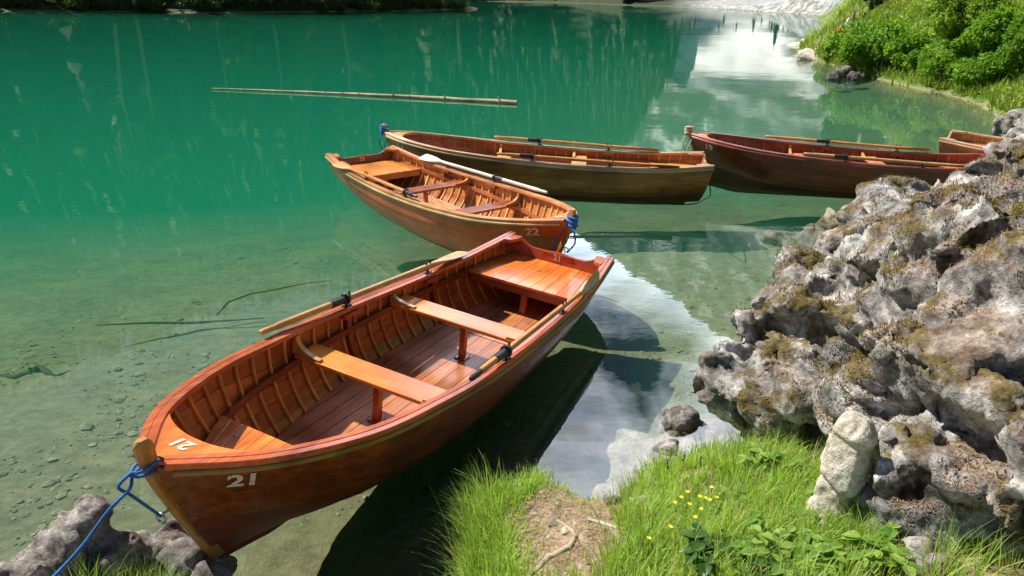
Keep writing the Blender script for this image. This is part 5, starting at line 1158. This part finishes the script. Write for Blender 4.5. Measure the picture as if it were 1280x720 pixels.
M = BT['16']['M']; rope('mooring_rope', 'blue rope lying over the gunwale of the pale boat at the right edge', [M @ Vector((-1.25, -.60, .50)), M @ Vector((-1.1, -.45, .46)), M @ Vector((-.9, -.52, .52)), M @ Vector((-.75, -.68, .44)), M @ Vector((-.7, -.72, .2))], .03, blue)

# two people sitting on the point
def skinned(name, joints, edges, mat, parent=None, sub=1):
    me = bpy.data.meshes.new(name); me.from_pydata([j[:3] for j in joints], edges, []); o = bpy.data.objects.new(name, me); COL.objects.link(o)
    o.modifiers.new('skin', 'SKIN'); me.skin_vertices[0].data[0].use_root = True
    for i, j in enumerate(joints): me.skin_vertices[0].data[i].radius = (j[3], j[4] if len(j) > 4 else j[3])
    s = o.modifiers.new('sub', 'SUBSURF'); s.levels = sub; s.render_levels = sub
    bpy.context.view_layer.update(); m2 = bpy.data.meshes.new_from_object(o.evaluated_get(bpy.context.evaluated_depsgraph_get())); m2.name = name
    bpy.data.objects.remove(o); bpy.data.meshes.remove(me); m2.materials.clear()
    for mt in (mat if isinstance(mat, list) else [mat]): m2.materials.append(mt)
    o = bpy.data.objects.new(name, m2); COL.objects.link(o); m2.polygons.foreach_set('use_smooth', [True] * len(m2.polygons))
    if parent: o.parent = parent
    return o
skinm = plain('skin', (.45, .27, .19), .6, var=.06); 
def person(px, d, yaw, top, trous, hairc, label, lean=0.0):
    q = W(px, 40, d); x, y = q.x, q.y; root = empty('person', (x, y, max(gz1(x, y), .46)), (0, 0, R(yaw))); tag(root, label, 'person', 'two people sitting on the point')
    J = [(0, 0, .42, .15, .12), (0, .02, .62, .13, .10), (0, .04, .84, .155, .10), (0, .05, .95, .06, .055), (0, .07, 1.04, .07, .08), (0, .07, 1.15, .075, .09), (0, .07, 1.21, .05, .06),
         (.17, .04, .89, .06), (.24, .12, .66, .05), (.12, .32, .58, .04), (.06, .38, .58, .03), (-.17, .04, .89, .06), (-.24, .12, .66, .05), (-.12, .32, .58, .04), (-.06, .38, .58, .03),
         (.10, .12, .42, .09), (.13, .46, .46, .07), (.13, .50, .12, .05), (.13, .60, .04, .04), (-.10, .12, .42, .09), (-.13, .46, .46, .07), (-.13, .50, .12, .05), (-.13, .60, .04, .04)]
    E_ = [(0, 1), (1, 2), (2, 3), (3, 4), (4, 5), (5, 6), (2, 7), (7, 8), (8, 9), (9, 10), (2, 11), (11, 12), (12, 13), (13, 14), (0, 15), (15, 16), (16, 17), (17, 18), (0, 19), (19, 20), (20, 21), (21, 22)]
    b = skinned('body', J, E_, [skinm, trous], root, 2)
    for p in b.data.polygons: p.material_index = 1 if p.center.z < .5 and p.center.y < .56 else 0
    g = lambda j, k: (j[0], j[1], j[2], *[r_ * k + .012 for r_ in j[3:]])
    Jt = [g(J[i], 1.1) for i in (0, 1, 2)] + [g(J[i], 1.15) for i in (7, 8, 9, 11, 12, 13)]
    skinned('top', Jt, [(0, 1), (1, 2), (2, 3), (3, 4), (4, 5), (2, 6), (6, 7), (7, 8)], top, root, 2)
    skinned('hair', [(0, .05, 1.12, .07, .09), (0, .04, 1.19, .085, .10), (0, .05, 1.25, .04, .05)], [(0, 1), (1, 2)], hairc, root, 2)
    mb = MB(); mb.tube([(0, .0, .05), (0, .02, .25), (0, .03, .34)], [.36, .32, .2], 9); st = mb.build('seat_stone', lime2, None, smooth=60); st.location = root.location; tag(st, 'grey stone the person in the %s sits on' % ('white top' if 'white' in label else 'red jacket'), 'stone'); return root
person(1050.5, 37.0, 200, plain('red cloth', (.60, .05, .025), .8), plain('dark trousers', (.03, .035, .05), .8), plain('brown hair', (.08, .045, .025), .7), 'person in a red jacket sitting behind the bush on the far point')
person(1063, 37.6, 170, plain('white cloth', (.62, .64, .68), .8), plain('blue grey trousers', (.10, .12, .17), .8), plain('dark hair', (.03, .022, .018), .7), 'person in a pale grey and white top sitting right of the other one')
if __name__ == '__main__' and False: pass
